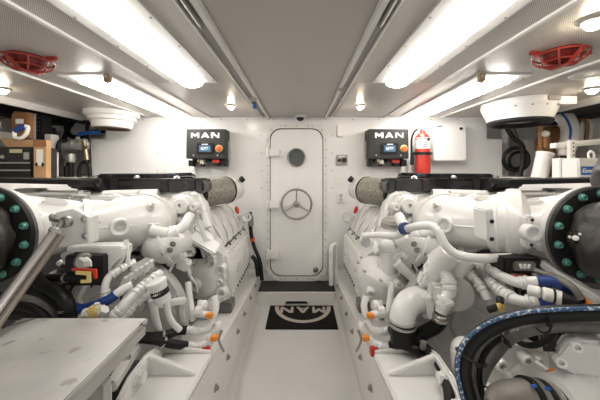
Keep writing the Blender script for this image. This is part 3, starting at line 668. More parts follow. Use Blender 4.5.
    m = B(); m.prism([ql(a, b, Yh) for a, b in h], (0, .2, 0), .035, 3); th = add(m, 'thermostat_housing', ENG)
    for a, b, r in ((182, 206, .052), (177, 223, .047), (195, 207, .026), (197, 228, .032)):
        m = B(); boss(m, ql(a, b, Yh-.01), (0, -1, .1), r, .04, .28); m.bolt(ql(a, b, Yh-.01)+V(0, -.01, 0), (0, -1, .1), .012); add(m, 'boss', ENG, th)
    m = B(); m.tube([ql(192, 196, 2.04), ql(198, 200, 2.02), ql(202, 209, 2.0), ql(203, 222, 1.98)], [.04, .038, .034, .03], 20); add(m, 'coolant_pipe', ENG)
    m = B(); m.bar(ql(192, 235, 1.86), ql(217, 250, 1.90), .09, .05, (0, -1, 1), .01); m.bar(ql(196, 228, 1.88), ql(212, 240, 1.90), .05, .04, (0, -1, 1), .01); add(m, 'mounting_arm', ENG)
    m = B(); m.bar(ql(199, 220, 1.9), ql(207, 242, 1.88), .03, .05, (0, -1, 0), .008); m.cyl(ql(204, 212, 1.95), ql(208, 228, 1.92), .024, .028, 16, .006); add(m, 'lever', ENG)
    m = B(); m.prism([ql(184, 234, 1.97), ql(214, 238, 1.97), ql(224, 256, 1.97), ql(186, 258, 1.97)], (0, .12, 0), .02, 3); add(m, 'case_shoulder', ENG)
    # rounded water pump under the elbow
    m = B(); m.tube([ql(150, 252, 1.60), ql(160, 247, 1.58), ql(172, 242, 1.6), ql(186, 240, 1.68)], [.06, .098, .092, .06], 28); wp = add(m, 'water_pump', ENG)
    m = B(); c = ql(163, 246, 1.58); m.lathe(c+V(.0, .0, 0), ((ql(172, 242, 1.6)-ql(160, 247, 1.58)).normalized()), [(.09, 0), (.106, .004), (.106, .02), (.09, .024)], 32); add(m, 'pump_flange', ENG, wp)
    m = B()
    for a, b in ((158, 252), (164, 253), (170, 250), (173, 244)): m.bolt(ql(a, b, 1.50), (0, -1, -.2), .012)
    add(m, 'pump_bolts', STEELD, wp)
    m = B(); m.cyl(ql(150, 230, 1.52), ql(168, 234, 1.54), .035, .03, 18, .005); m.cyl(ql(166, 236, 1.55), ql(178, 232, 1.58), .042, n=18, bev=.005); m.tube([ql(176, 232, 1.58), ql(184, 226, 1.62), ql(190, 216, 1.7)], .03, 14); add(m, 'bypass_pipe', ENG)
    # solenoid cluster and wires below
    m = B(); m.box(ql(176, 258, 1.6), (.10, .07, .05), Matrix.Rotation(.5, 3, 'Y'), .008); m.box(ql(184, 264, 1.62), (.07, .06, .06), Matrix.Rotation(-.4, 3, 'Y'), .008); m.cyl(ql(172, 262, 1.58), ql(186, 254, 1.6), .018, n=12); add(m, 'solenoid', ENG)
    m = B(); m.tube([ql(174, 262, 1.58), ql(168, 276, 1.58), ql(165, 292, 1.6), ql(172, 298, 1.6)], .008, 8); m.tube([ql(186, 262, 1.6), ql(190, 276, 1.62), ql(196, 284, 1.64), ql(197, 292, 1.66)], .008, 8); add(m, 'wire', ENGD)
    # lower pipe frame with valves at the bearer
    # --- bell housing behind
    c = V(.93, 1.48, .60)
    m = B(); m.lathe(c+V(0, .1, 0), (0, -1, 0), [(.34, 0), (.345, .03), (.335, .06), (.30, .065), (.29, .085), (.20, .10), (.19, .085), (.1, .085), (.09, .10), (0, .10)], 56); bh = add(m, 'bell_housing', GREY)
    for a in range(10):
        t = a*PI/5+.2; m = B(); m.lathe(c+V(.315*math.cos(t), .04, .315*math.sin(t)), (0, -1, 0), [(.022, -.01), (.022, .012), (.014, .013), (.013, .026), (0, .027)], 12); add(m, 'bolt', GREY, bh)
    m = B(); m.lathe(c+V(-.10, .02, .10), (0, -1, 0), [(.045, 0), (.043, .014), (.014, .016), (.012, .004), (0, .004)], 24); add(m, 'inspection_plug', GREY, bh)
    m = B(); m.prism([V(1.16, 1.33, .70), V(1.32, 1.33, .70), V(1.32, 1.33, .80), V(1.19, 1.33, .83)], (0, .02, 0)); add(m, 'perforated_guard', GRID, bh)
    m = B(); m.prism([V(.60, 1.6, .5), V(1.9, 1.6, .5), V(1.9, 1.6, .95), V(1.2, 1.6, 1.02), V(.75, 1.6, .95)], (0, .2, 0), .02); add(m, 'rear_casting', DGREY)  # dark colour stands in for shade behind the front parts
    m = B(); m.prism([V(.9, 1.9, 1.0), V(1.95, 1.9, 1.0), V(1.95, 1.9, 1.19), V(.9, 1.9, 1.19)], (0, .15, 0), .02); add(m, 'charge_air_cooler', GREY)
    # --- mounting bracket resting on the bearer
    zt, zb = .545, .50
    m = B(); m.prism([V(.385, 1.32, zt), V(.40, 1.36, zt), V(.62, 1.36, zt), V(.62, .96, zt), V(.45, .96, zt), V(.40, 1.06, zt)], (0, 0, -.025), .006); mb = add(m, 'mount_bracket', ENG)
    for y0, xa, th_, zz in ((1.335, .395, .022, .032), (1.19, .41, .028, .085)):
        m = B(); m.prism([V(xa, y0, zt-.002), V(.618, y0-.0, zt-.002), V(.618, y0-.0, zt+zz), V(xa, y0, zt+.006)], (0, th_, 0), .005); add(m, 'gusset', ENG, mb)
    m = B(); m.prism([V(.61, .96, zt-.04), V(.61, 1.37, zt-.04), V(.61, 1.37, zt+.035), V(.61, 1.20, zt+.092), V(.61, 1.08, zt+.085), V(.61, .96, zt+.03)], (.022, 0, 0), .008); add(m, 'end_plate', ENG, mb)
    for y0, zz in ((1.11, .05), (1.0, .03)):
        m = B(); m.lathe((.61, y0, zt+zz), (-1, 0, 0), [(.032, 0), (.032, .008), (.024, .009), (.024, .028), (.016, .032), (0, .032)], 6); add(m, 'bolt', ENG, mb)
    # grey rubber mount at the far end of the cover
    m = B(); m.prism([V(.455, 2.0, .39), V(.60, 2.0, .39), V(.60, 2.0, .46), V(.455, 2.0, .46)], (0, .12, 0), .006); add(m, 'rubber_mount', mk('mid grey rubber', (.15, .145, .14), .5))
    # clutter of small castings and pipes in the shadow under the elbow (both sides alike)
    rnd = random.Random(3)
    for i in range(16):
        a = V(.72+.62*rnd.random(), 1.50+.16*rnd.random(), .74+.26*rnd.random()); d = V(rnd.uniform(-.14, .14), rnd.uniform(-.04, .02), rnd.uniform(-.12, .12)); b = a+d
        r = rnd.uniform(.012, .026); m = B(); m.cyl(a, b, r, r*.9, 12, .003); t = .3+.4*rnd.random(); q = a.lerp(b, t); m.cyl(q-d*.12, q+d*.12, r*1.35, n=6, bev=.002); add(m, 'pipe_union', ENG if i % 2 else ENGD)
    for i in range(9):
        a = V(.74+.06*i, 1.50+.1*rnd.random(), .96-.22*rnd.random()); m = B(); m.tube([a, a+V(.05, -.03, -.05), a+V(.03+.08*rnd.random(), -.03, -.14), a+V(.1*rnd.random()-.05, .05, -.24)], .009+.004*(i % 2), 8); add(m, 'small_pipe', ENG if i % 2 else RUB)
    for i in range(8):
        a = V(.74+.09*i*rnd.uniform(.8, 1.1), 1.54, .72+.24*rnd.random()); m = B(); m.box(a, (rnd.uniform(.05, .1), .05, rnd.uniform(.03, .08)), Matrix.Rotation(rnd.uniform(-.6, .6), 3, 'Y'), .006); m.bolt(a+V(0, -.026, 0), (0, -1, 0), .012); add(m, 'bracket', (ENGD, DGREY, ENG)[i % 3])  # every third bracket coloured dark to deepen the shaded gaps
    return e, f, B, add

EL, fL, BL, addL = engine(-1, 'left white marine diesel engine, beside the bench with the polished strut')
ER, fR, BR, addR = engine(1, 'right white marine diesel engine, behind the big looped black hoses')

# ------------------------------------------------------------------ left engine only
B, add = BL, addL
m = B(); m.prism([ql(50, 214, 1.20), ql(73, 209, 1.20), ql(91, 218, 1.22), ql(92, 240, 1.22), ql(60, 248, 1.20), ql(52, 246, 1.20)], (0, .02, 0), .004); pb = add(m, 'strut_plate', ENG)
m = B(); m.bar(ql(92.5, 216, 1.22), ql(92.5, 242, 1.22), .06, .014, (1, 0, 0), .003); m.bar(ql(91, 217, 1.23), ql(98, 222, 1.32), .03, .012, (0, 0, 1)); add(m, 'plate_flange', ENG, pb)
for a, b in ((85, 219), (86, 236), (53, 217)):
    m = B(); m.bolt(ql(a, b, 1.197), (0, -1, 0), .012); add(m, 'bolt', STEEL, pb)
p0 = ql(63, 221, 1.15); p1 = ql(-20, 335, .93)
m = B(); m.cyl(ql(52, 219, 1.19), ql(66, 222, 1.16), .011, n=12); m.cyl(ql(65, 222, 1.16), ql(65, 222, 1.2), .014, n=12); m.lathe(ql(65.5, 222, 1.15)+V(0, .02, 0), (0, -1, 0), [(.018, 0), (.023, .006), (.023, .024), (.017, .028), (.011, .030), (.009, .024), (0, .024)], 20); st = add(m, 'strut_eye', STEELD)
m = B(); m.cyl(p0.lerp(p1, .10), p1, .0185, n=16); m.cyl(p0.lerp(p1, .08), p0.lerp(p1, .13), .024, n=16, bev=.003); sr = add(m, 'support_strut', mk('polished strut', (.80, .77, .74), .22, .85))
m = B(); m.cyl(p0, p0.lerp(p1, .09), .012, n=12); add(m, 'strut_thread', STEELD, sr)
d = (p1-p0).normalized(); m = B(); m.cyl(p0.lerp(p1, .12)+V(-.029, 0, -.012), p1+V(-.029, 0, -.012), .011, n=12); add(m, 'second_rod', mk('bronze tinted rod', (.38, .33, .28), .3, .8), sr)
# square bracket with the black plug box
m = B(); o_ = [ql(66, 247, 1.28), ql(118, 246, 1.28), ql(123, 248, 1.28), ql(122, 258, 1.28), ql(112, 264, 1.28), ql(111, 272, 1.28), ql(103, 273, 1.28), ql(103, 258, 1.28), ql(98, 253, 1.28), ql(66, 252, 1.28)]
m.prism(o_, (0, .08, 0), .005); fb = add(m, 'plug_bracket', ENG)
m = B(); m.tube([ql(111, 272, 1.3), ql(123, 258, 1.3), ql(120, 248, 1.3)], .008, 8); m.tube([ql(126, 240, 1.32), ql(128, 258, 1.32), ql(125, 268, 1.32), ql(114, 276, 1.32)], .011, 10); add(m, 'bracket_rod', ENG, fb)
a, b = ql(64, 256, 1.24), ql(102, 286, 1.24)
m = B(); m.span((b.x, 1.24, b.z), (a.x, 1.36, a.z), .006); jb = add(m, 'plug_box', BLKM)
m = B(); m.cyl(ql(84, 261.5, 1.238), ql(84, 261.5, 1.225), .038, .034, 24, .004); add(m, 'box_lens', STEELD, jb)
for i in range(3):
    m = B(); m.tube([ql(80+i*3, 258, 1.20), ql(84+i*3, 261, 1.19), ql(85+i*3, 266, 1.20)], .005, 8); add(m, 'wire_loop', LABEL, jb)
m = B(); m.prism([ql(71, 268.5, 1.2), ql(96, 269.5, 1.2), ql(96.5, 279, 1.2), ql(93.5, 279, 1.2), ql(93, 272, 1.2), ql(71, 271, 1.2)], (0, .01, 0), .002); add(m, 'red_clip', REDL, jb)
m = B(); m.prism([ql(75, 271.5, 1.18), ql(90, 272, 1.18), ql(90.5, 283, 1.18), ql(80, 283.5, 1.18), ql(80, 280, 1.18), ql(87, 280, 1.18), ql(87, 275, 1.18), ql(75, 275, 1.18)], (0, .008, 0), .002); add(m, 'yellow_clip', YEL, jb)
# hoses
def hose(name, pts, r, mat, n=14, bands=(), par=None, Y=None):
    m = B(); P = [Q3(*p) for p in pts]; m.tube(P, r, n, 8); o = add(m, name, mat, par)
    for t in bands:
        i = min(int(t), len(P)-2); c = P[i].lerp(P[i+1], t-i); d = (P[i+1]-P[i]).normalized()
        m = B(); m.lathe(c-d*.006, d, [(r, 0), (r*1.12, .001), (r*1.12, .011), (r, .012)], 16); add(m, 'hose_clip', STEEL, o)
    return o
Q3 = ql
hose('rubber_hose', [(37, 279, 1.28), (55, 278, 1.26), (78, 277.5, 1.22), (90, 278, 1.2)], .019, RUB, bands=(1.5,))
hose('rubber_hose', [(-20, 302, 1.18), (10, 295, 1.2), (30, 292, 1.2), (48, 299, 1.2), (60, 312, 1.2), (66, 326, 1.22)], .024, RUB)
hose('rubber_hose', [(-20, 308, 1.16), (8, 300, 1.17), (28, 300, 1.17), (46, 308, 1.17), (58, 322, 1.18)], .020, RUBG)
hose('rubber_hose', [(-20, 318, 1.14), (6, 309, 1.14), (24, 308, 1.14), (40, 315, 1.14), (50, 328, 1.14)], .022, RUB)
hose('rubber_hose', [(-20, 326, 1.12), (4, 317, 1.12), (22, 316, 1.12), (40, 326, 1.12)], .018, RUB)
hose('braided_hose', [(34, 276, 1.26), (42, 286, 1.22), (56, 292, 1.2), (66, 303, 1.18), (69, 317, 1.18), (66, 330, 1.2)], .030, RUB, bands=(3.4,))
hose('blue_hose', [(70, 307, 1.2), (82, 309, 1.2), (97, 305, 1.2), (110, 299, 1.21), (116, 294, 1.22)], .021, BLUE)
hose('hose_end', [(115, 295, 1.22), (124, 289, 1.24), (132, 285, 1.26)], .019, ENG)
m = B(); m.box(ql(95, 311, 1.14), (.042, .04, .045), Matrix.Rotation(.2, 3, 'Y'), .006); bv = add(m, 'brass_tee', YEL)
m = B(); m.cyl(ql(84, 312, 1.14), ql(104, 308, 1.14), .013, n=6); m.cyl(ql(97, 303, 1.14), ql(95, 318, 1.14), .01, n=6); m.cyl(ql(101, 313, 1.13), ql(105, 309, 1.13), .019, n=6); m.cyl(ql(84, 315, 1.13), ql(89, 313, 1.13), .018, n=6); add(m, 'fitting', ENGD, bv)
def pfit(name, pts, r, nuts=(), mat=None):
    m = B(); pipe_fit(m, [Q3(*p) for p in pts], r, 14, nuts); return add(m, name, mat or ENG)
pfit('oil_pipe', [(112, 320, 1.16), (124, 306, 1.18), (136, 294, 1.22), (150, 281, 1.28), (160, 274, 1.34)], .022, (.5, 2.2, 2.7, 3.3))
pfit('oil_pipe', [(118, 324, 1.16), (132, 306, 1.2), (143, 296, 1.24), (154, 290, 1.28)], .018, (.8, 1.6, 2.2))
pfit('oil_pipe', [(106, 296, 1.24), (105, 288, 1.24), (109, 277, 1.26), (122, 268, 1.3), (134, 262, 1.36)], .016, (.4, 2.4, 3.0))
m = B(); m.bar(ql(118, 318, 1.18), ql(140, 290, 1.25), .07, .05, (0, -1, 0), .01); add(m, 'grey_manifold', GREY)
m = B(); m.bar(ql(132, 274, 1.32), ql(152, 262, 1.38), .07, .06, (0, -1, 0), .01); m.bar(ql(120, 280, 1.33), ql(134, 270, 1.35), .05, .06, (0, -1, 0), .01); add(m, 'finned_block', GREY)
m = B()
for i in range(6): p = ql(124+5*i, 282-3.2*i, 1.29); m.box(p, (.012, .03, .06), Matrix.Rotation(-.5, 3, 'Y'), .002)
add(m, 'fin', ENGD)
# labelled oil filter
c = ql(160, 292, 1.22); ax = V(.28, -.1, 1)
m = B(); m.lathe(c-ax.normalized()*.06, ax, [(.026, .012), (.034, .016), (.036, .025), (.036, .095), (.041, .098), (.041, .112), (.02, .115)], 28); of = add(m, 'oil_filter', ENG)
m = B(); m.lathe(c-ax.normalized()*.01, ax, [(.0365, 0), (.0372, .001), (.0372, .024), (.0365, .025)], 28); add(m, 'label_band', BLKM, of)
m = B()
for i in range(7): m.box(c+V(.021-.007*i, -.037+.0012*abs(3-i)**2, .002-.0022*(3-i)), (.005, .003, .008))
add(m, 'label_print', LABEL, of)
m = B(); m.tube([ql(166, 298, 1.3), ql(168, 312, 1.3), ql(172, 322, 1.3), ql(180, 330, 1.32)], .014, 10); m.tube([ql(152, 300, 1.32), ql(156, 320, 1.34), ql(160, 336, 1.36)], .018, 10); m.bar(ql(150, 306, 1.36), ql(186, 300, 1.42), .03, .03, (0, 0, 1), .006); add(m, 'support_frame', ENG)

def tap_rack(s, sgn_px):
    """white pipe loop with orange taps and two black hoses at the bearer"""
    mir = (lambda a: a) if s < 0 else (lambda a: 580-a)
    q = lambda a, b, Y: Q3(mir(a), b, Y)
    m = B(); m.tube([q(188, 282, 1.5), q(190, 300, 1.48), q(192, 312, 1.46), q(193, 320, 1.46)], .016, 12); m.tube([q(193, 314, 1.46), q(205, 314, 1.46), q(213, 316, 1.46), q(216, 306, 1.48), q(214, 296, 1.5)], .018, 12); m.cyl(q(196, 311, 1.45), q(202, 311, 1.45), .026, n=8)
    r1 = add(m, 'drain_rack', ENG)
    m = B(); pipe_fit(m, [q(187, 330, 1.42), q(198, 331, 1.42), q(208, 329, 1.42), q(213, 319, 1.44)], .018, 14, (.3, 1.0)); add(m, 'rack_pipe', ENG, r1)
    m = B(); pipe_fit(m, [q(187, 346, 1.38), q(200, 346, 1.38), q(210, 341, 1.4), q(218, 328, 1.42), q(217, 322, 1.43)], .018, 14, (.3, 1.2, 2.0)); add(m, 'rack_pipe', ENG, r1)
    for a, b, Y in ((210, 315.5, 1.43), (214.5, 338, 1.37)):
        m = B(); m.box(q(a, b, Y), (.032, .03, .022), None, .004); m.cyl(q(a, b, Y), q(a-4, b, Y), .012, n=8); add(m, 'orange_tap', ORG, r1)
    m = B(); m.span(q(200, 348, 1.36)+V(-.0, 0, 0), q(211, 352, 1.40), .003); add(m, 'red_tap', REDL, r1)
    m = B(); m.tube([q(186, 300, 1.5), q(182, 310, 1.5), q(184, 322, 1.5)], .014, 10); m.tube([q(200, 300, 1.5), q(199, 311, 1.48)], .013, 10); m.ball(q(204, 306, 1.5), .03, 14, 8); add(m, 'rack_valve', ENG, r1)
    m = B(); m.tube([q(224, 352, 1.36), q(219, 340, 1.38), q(222, 330, 1.4)], .006, 8); add(m, 'wire', STEELD, r1)
tap_rack(-1, 0)
hose('drain_hose', [(138, 336, 1.28), (150, 337, 1.30), (166, 335, 1.34), (178, 331, 1.40), (188, 330, 1.42)], .021, RUB, bands=(1.8,))
hose('drain_hose', [(138, 338, 1.26), (155, 340, 1.28), (172, 344, 1.32), (188, 346, 1.38)], .020, RUB, bands=(1.5,))
# slotted casting and bolts seen under the bench
m = B(); m.prism([V(.637, 1.02, .61), V(.717, 1.02, .61), V(.75, 1.27, .61), V(.68, 1.27, .61)], (0, 0, .04), .006); sl = add(m, 'slotted_casting', ENGD)
for dx in (0, .018): m = B(); m.prism([V(.676+dx, 1.05, .647), V(.684+dx, 1.05, .647), V(.714+dx, 1.25, .647), V(.706+dx, 1.25, .647)], (0, 0, .006)); add(m, 'slot', BLKM, sl)
m = B(); m.cyl((.678, 1.15, .645), (.678, 1.15, .72), .007, n=10); m.lathe((.678, 1.15, .645), (0, 0, 1), [(.018, 0), (.018, .012), (0, .013)], 6); add(m, 'stud', STEEL, sl)
m = B(); m.box((.665, .99, .60), (.05, .05, .12), None, .01); lg = add(m, 'lug', ENG, sl)
for z in (.63, .58): m = B(); m.bolt((.662, .965, z), (0, -1, 0), .014); add(m, 'bolt', STEEL, lg)
m = B(); m.span((.645, 1.03, .49), (.72, 1.2, .612), .006); add(m, 'foot', DGREY, sl)

# black cable by the door end
m = B(); Q = ql
m.tube([ql(250, 212, 2.95), ql(251, 232, 2.95), ql(254, 246, 2.94), ql(260, 262, 2.93), ql(262, 280, 2.93)], .02, 12); o = add(m, 'rubber_cable', RUB)
m = B(); m.cyl(ql(250.5, 216, 2.95), ql(251, 226, 2.95), .028, n=14, bev=.004); add(m, 'cable_gland', STEELD, o)
m = B(); m.cyl(ql(252, 238.5, 2.945), ql(253, 241, 2.945), .026, n=14); add(m, 'red_band', REDL, o)
m = B(); m.tube([ql(252, 256, 2.9), ql(256, 262, 2.9), ql(258, 276, 2.9)], .022, 12); add(m, 'rubber_hose', RUB)

# ------------------------------------------------------------------ right engine only
B, add = BR, addR; Q3 = qr
c = V(1.085, 1.395, 1.146); d = V(.13, -.09, 0).normalized()
m = B(); m.lathe(c-d*.08, d, [(.12, -.02), (.145, 0), (.150, .02), (.160, .025), (.165, .05), (.165, .055), (.178, .06), (.183, .085), (.180, .115), (.165, .125), (.13, .15)], 48); add(m, 'collar', ENG)
m = B(); m.prism([qr(486.5, 210, 1.22), qr(494, 209, 1.22), qr(495.5, 240, 1.22), qr(492, 243, 1.22), qr(488, 241, 1.22)], (0, .10, 0), .006); br = add(m, 'lug_bracket', ENG)
for b in (221.5, 239):
    m = B(); m.lathe(qr(491.8, b, 1.219), (0, -1, 0), [(.009, -.01), (.009, .003), (0, .003)], 12); add(m, 'bolt', BLKM, br)
m = B(); boss(m, qr(531, 233, 1.18), (-.1, -1, .05), .034, .018, .68); m.prism([qr(527, 238, 1.18), qr(535, 238, 1.18), qr(534, 249, 1.18), qr(528, 249, 1.18)], (0, .05, 0), .008); m.prism([qr(527, 216, 1.19), qr(536, 216, 1.19), qr(535, 230, 1.19), qr(528, 230, 1.19)], (0, .05, 0), .008); lg = add(m, 'cone_lug', ENG)
m = B(); m.lathe(qr(532, 220, 1.189), (0, -1, 0), [(.006, 0), (.006, .004), (0, .004)], 10); m.lathe(qr(531, 245, 1.179), (0, -1, 0), [(.006, 0), (.006, .004), (0, .004)], 10); add(m, 'lug_holes', BLKM, lg)
# filler cap
c = qr(390, 226, 1.80); m = B(); m.lathe(c+V(0, 0, -.10), (.05, -.1, 1), [(.09, 0), (.085, .05), (.068, .075), (.066, .10)], 32); nk = add(m, 'filler_neck', ENG)
m = B(); m.lathe(c+V(-.002, -.012, -.004), (.05, -.1, 1), [(.05, -.01), (.062, 0), (.062, .012), (.055, .016), (.058, .02), (.058, .034), (.05, .038), (.052, .043), (.046, .055), (.03, .058), (.028, .066), (0, .068)], 28); add(m, 'filler_cap', mk('grey ribbed cap', (.36, .34, .31), .4, .2), nk)
# coolant pipe with blue clamp
hose('coolant_pipe', [(362, 235.5, 1.62), (378, 235, 1.6), (395, 236, 1.56), (403, 232, 1.50), (410, 228, 1.45)], [.016, .018, .021, .021, .019], ENG)
hose('coolant_pipe', [(404, 230, 1.48), (416, 226.5, 1.40), (430, 226, 1.36), (438, 232, 1.33), (446, 246, 1.30), (458, 255, 1.28), (476, 258, 1.26), (500, 258, 1.26), (514, 257, 1.28)], .020, ENG)
p = qr(405.5, 229, 1.47); m = B(); m.lathe(p+V(-.01, .01, -.003), qr(416, 226.5, 1.40)-qr(404, 230, 1.48), [(.027, 0), (.032, .001), (.032, .028), (.027, .029)], 20); bl = add(m, 'blue_clamp', mk('navy clamp', (.02, .045, .15), .4)); 
m = B(); m.box(p+V(.005, -.034, 0), (.012, .006, .02), None, .002); add(m, 'clamp_screw', LABEL, bl)
m = B(); m.bar(qr(386, 268, 1.66), qr(420, 238, 1.60), .085, .06, (0, -1, 0), .02); m.bar(qr(392, 254, 1.64), qr(414, 278, 1.62), .06, .06, (0, -1, 0), .015); m.cyl(qr(387, 250, 1.66), qr(388, 278, 1.66), .05, .055, 24, .012); m.ball(qr(387, 248, 1.66), .05, 20, 10); m.cyl(qr(396, 262, 1.60), qr(414, 278, 1.58), .03, n=16, bev=.006); add(m, 'cooler_housing', ENG)
m = B(); boss(m, qr(366, 243, 1.66), (-.3, -1, .1), .04, .03, .6); add(m, 'boss', ENG)
m = B(); c = qr(384, 272, 1.74); ax = V(.22, -.12, 1)
m.lathe(c, ax, [(0, -.185), (.06, -.178), (.105, -.15), (.14, -.105), (.16, -.05), (.165, -.008), (.178, -.006), (.178, .012), (.15, .016), (.12, .05), (.06, .07), (0, .075)], 44); hx = add(m, 'heat_exchanger', ENG)
for k in range(10):
    a = 2*PI*k/10+.2; u, v, w_ = frame_of(ax); m = B(); m.bolt(c+u*.168*math.cos(a)+v*.168*math.sin(a)+w_*.012, ax, .010); add(m, 'flange_bolt', STEEL, hx)
m = B(); boss(m, qr(371, 292, 1.62), (-.3, -1, -.3), .024, .02, .5); boss_ = add(m, 'boss', ENG, hx)
m = B(); boss(m, qr(397, 284, 1.60), (.2, -1, -.2), .026, .02, .5); add(m, 'boss', ENG, hx)
# big cast elbow down to the hose
m = B(); m.tube([qr(432, 312, 1.40), qr(428, 304, 1.40), qr(420, 299, 1.40), qr(409, 303, 1.38), qr(403, 314, 1.36), qr(402, 326, 1.35)], [.054, .058, .061, .062, .060, .058], 28); el = add(m, 'water_elbow', ENG)
for b in (321, 325.5): 
    m = B(); m.lathe(qr(402.5, b, 1.353), (0, 0, 1), [(.060, 0), (.0645, .001), (.0645, .010), (.060, .011)], 28); add(m, 'hose_clamp', STEEL, el)
m = B(); m.cyl(qr(402.3, 320, 1.353), qr(403, 342, 1.35), .0605, .058, 28); add(m, 'rubber_sleeve', RUB, el)
m = B(); m.lathe(qr(424, 300, 1.40), (.6, .2, .6), [(.066, -.01), (.078, -.008), (.078, .012), (.066, .014)], 28); m.bar(qr(428, 296, 1.33), qr(431, 318, 1.33), .03, .03, (0, -1, 0), .006); add(m, 'elbow_flange', ENG, el)
# stepped pump: pipe with fittings running down
pfit('raw_water_pipe', [(428, 264, 1.42), (440, 268, 1.38), (448, 278, 1.34), (450, 290, 1.32), (444, 302, 1.31), (441, 312, 1.31)], .029, (2.6, 4.0))
m = B(); m.lathe(qr(440.5, 314, 1.30), (.05, 0, -1), [(.03, 0), (.036, .003), (.036, .012), (.031, .014), (.036, .02), (.036, .03), (.03, .032)], 20); add(m, 'hose_clamp', STEELD)
m = B(); m.box(qr(449, 303.5, 1.28), (.04, .03, .02), Matrix.Rotation(-.3, 3, 'Y'), .004); m.box(qr(436, 292, 1.36), (.07, .06, .09), None, .012); m.box(qr(428, 280, 1.40), (.09, .06, .07), Matrix.Rotation(.4, 3, 'Y'), .012); m.cyl(qr(420, 286, 1.42), qr(438, 276, 1.40), .03, n=14, bev=.004); add(m, 'pump_valve', ENG)
m = B(); m.lathe(qr(455, 293, 1.36), (-.25, -1, .1), [(.08, -.06), (.083, 0), (.083, .012), (.078, .016), (0, .016)], 36); add(m, 'cover_disc', mk('light grey plate', (.52, .50, .475), .45))
m = B(); m.cyl(qr(432, 274, 1.42), qr(452, 252, 1.36), .055, n=24, bev=.008); m.cyl(qr(452, 276, 1.40), qr(468, 256, 1.36), .045, n=24, bev=.008); m.bar(qr(430, 262, 1.44), qr(448, 248, 1.4), .05, .07, (0, -1, 0), .012); add(m, 'oil_cooler', ENG)
hose('drain_hose', [(390, 330, 1.42), (396, 331, 1.38), (414, 340, 1.34), (430, 352, 1.26), (442, 370, 1.16), (449, 392, 1.06), (451, 420, 1.0)], .021, RUB, bands=(1.8,))
hose('drain_hose', [(390, 346, 1.38), (400, 344, 1.34), (416, 350, 1.30), (424, 356, 1.3)], .022, RUB)
hose('rubber_hose', [(442, 318, 1.31), (436, 326, 1.33), (422, 334, 1.36), (408, 344, 1.38), (398, 356, 1.42)], .032, RUB)
m = B(); m.box(qr(423, 345, 1.27), (.025, .02, .04), None, .004); add(m, 'hose_joint', STEEL)
tap_rack(1, 0)
# plug box under the collar, pipes with blue and black ends
a, b = qr(504, 258.5, 1.2), qr(543, 274, 1.2)
m = B(); m.span((a.x, 1.2, b.z), (b.x, 1.3, a.z), .008); jb = add(m, 'plug_box', BLKM)
a, b = qr(514, 262, 1.19), qr(536, 271, 1.19); m = B(); m.span((a.x, 1.185, b.z), (b.x, 1.21, a.z), .006); add(m, 'box_window', STEELD, jb)
for i in range(3):
    m = B(); m.box(qr(521+4*i, 266.5, 1.18), (.010, .012, .022), Matrix.Rotation(.3*(i-1), 3, 'Y'), .003); add(m, 'fuse', LABEL, jb)
m = B(); m.box(qr(520, 276, 1.19), (.06, .03, .012), None, .003); add(m, 'red_clip', mk('dull red clip', (.3, .08, .05), .5), jb)
pfit('oil_pipe', [(476, 262, 1.34), (490, 268, 1.30), (506, 278, 1.2), (520, 283, 1.14), (528, 282, 1.12), (540, 281, 1.1)], .0205, (.4, 1.0, 1.6, 3.6))
hose('blue_hose', [(537, 281, 1.1), (552, 282, 1.08), (566, 287, 1.06), (576, 296, 1.05)], .021, BLUE)
pfit('oil_pipe', [(490, 280, 1.30), (500, 290, 1.22), (512, 298, 1.14), (526, 302, 1.1), (540, 301, 1.07)], .0215, (.5, 1.2, 1.9, 3.5))
hose('blue_hose', [(538, 302, 1.07), (550, 304, 1.06), (566, 306, 1.05)], .021, BLUE)
pfit('oil_pipe', [(466, 270, 1.38), (476, 280, 1.34), (484, 292, 1.3), (488, 300, 1.28)], .02, (.6, 1.6))
m = B(); m.prism([qr(484, 268, 1.33), qr(506, 266, 1.33), qr(508, 306, 1.33), (qr(490, 308, 1.33))], (0, .08, 0), .012); add(m, 'valve_block', ENG)
m = B(); m.cyl(qr(528, 290, 1.10), qr(541, 293, 1.07), .022, n=18, bev=.004); m.cyl(qr(542, 293.5, 1.07), qr(563, 299, 1.04), .026, n=18, bev=.004); b_ = add(m, 'cable_splice', LABEL)
m = B(); m.cyl(qr(562, 298.5, 1.04), qr(584, 304.5, 1.0), .028, .026, 20, .003); add(m, 'black_sleeve', RUB, b_)
m = B(); m.cyl(qr(583, 304, 1.0), qr(598, 310, .98), .025, .010, 20); add(m, 'orange_boot', ORG, b_)
m = B(); m.lathe(qr(552, 296, 1.055), qr(563, 299, 1.04)-qr(542, 293.5, 1.07), [(.026, 0), (.028, .001), (.028, .006), (.026, .007)], 18); add(m, 'cable_tie', BLKM, b_)
hose('rubber_cable', [(536, 271, 1.16), (556, 278, 1.08), (572, 287, 1.02), (582, 300, .99)], .012, RUBG)
hose('rubber_cable', [(500, 252, 1.4), (530, 276, 1.25), (552, 285, 1.2), (600, 300, 1.15)], .012, RUB)
m = B(); m.box(qr(500, 307, 1.10), (.028, .025, .032), Matrix.Rotation(.3, 3, 'Y'), .004); bt = add(m, 'brass_tee', YEL)
m = B(); m.cyl(qr(488, 310, 1.12), qr(498, 307, 1.10), .013, n=8); m.cyl(qr(500, 298, 1.12), qr(500, 304, 1.1), .014, n=8); add(m, 'fitting', BLKM, bt)
m = B(); m.prism([qr(560, 288, 1.12), qr(620, 296, 1.12), qr(620, 318, 1.12), qr(575, 312, 1.12)], (0, .06, 0), .01); add(m, 'side_casting', ENG)
m = B(); m.bar(qr(540, 262, 1.22), qr(600, 300, 1.08), .05, .03, (0, 0, 1), .006); add(m, 'flange_rail', ENGD)
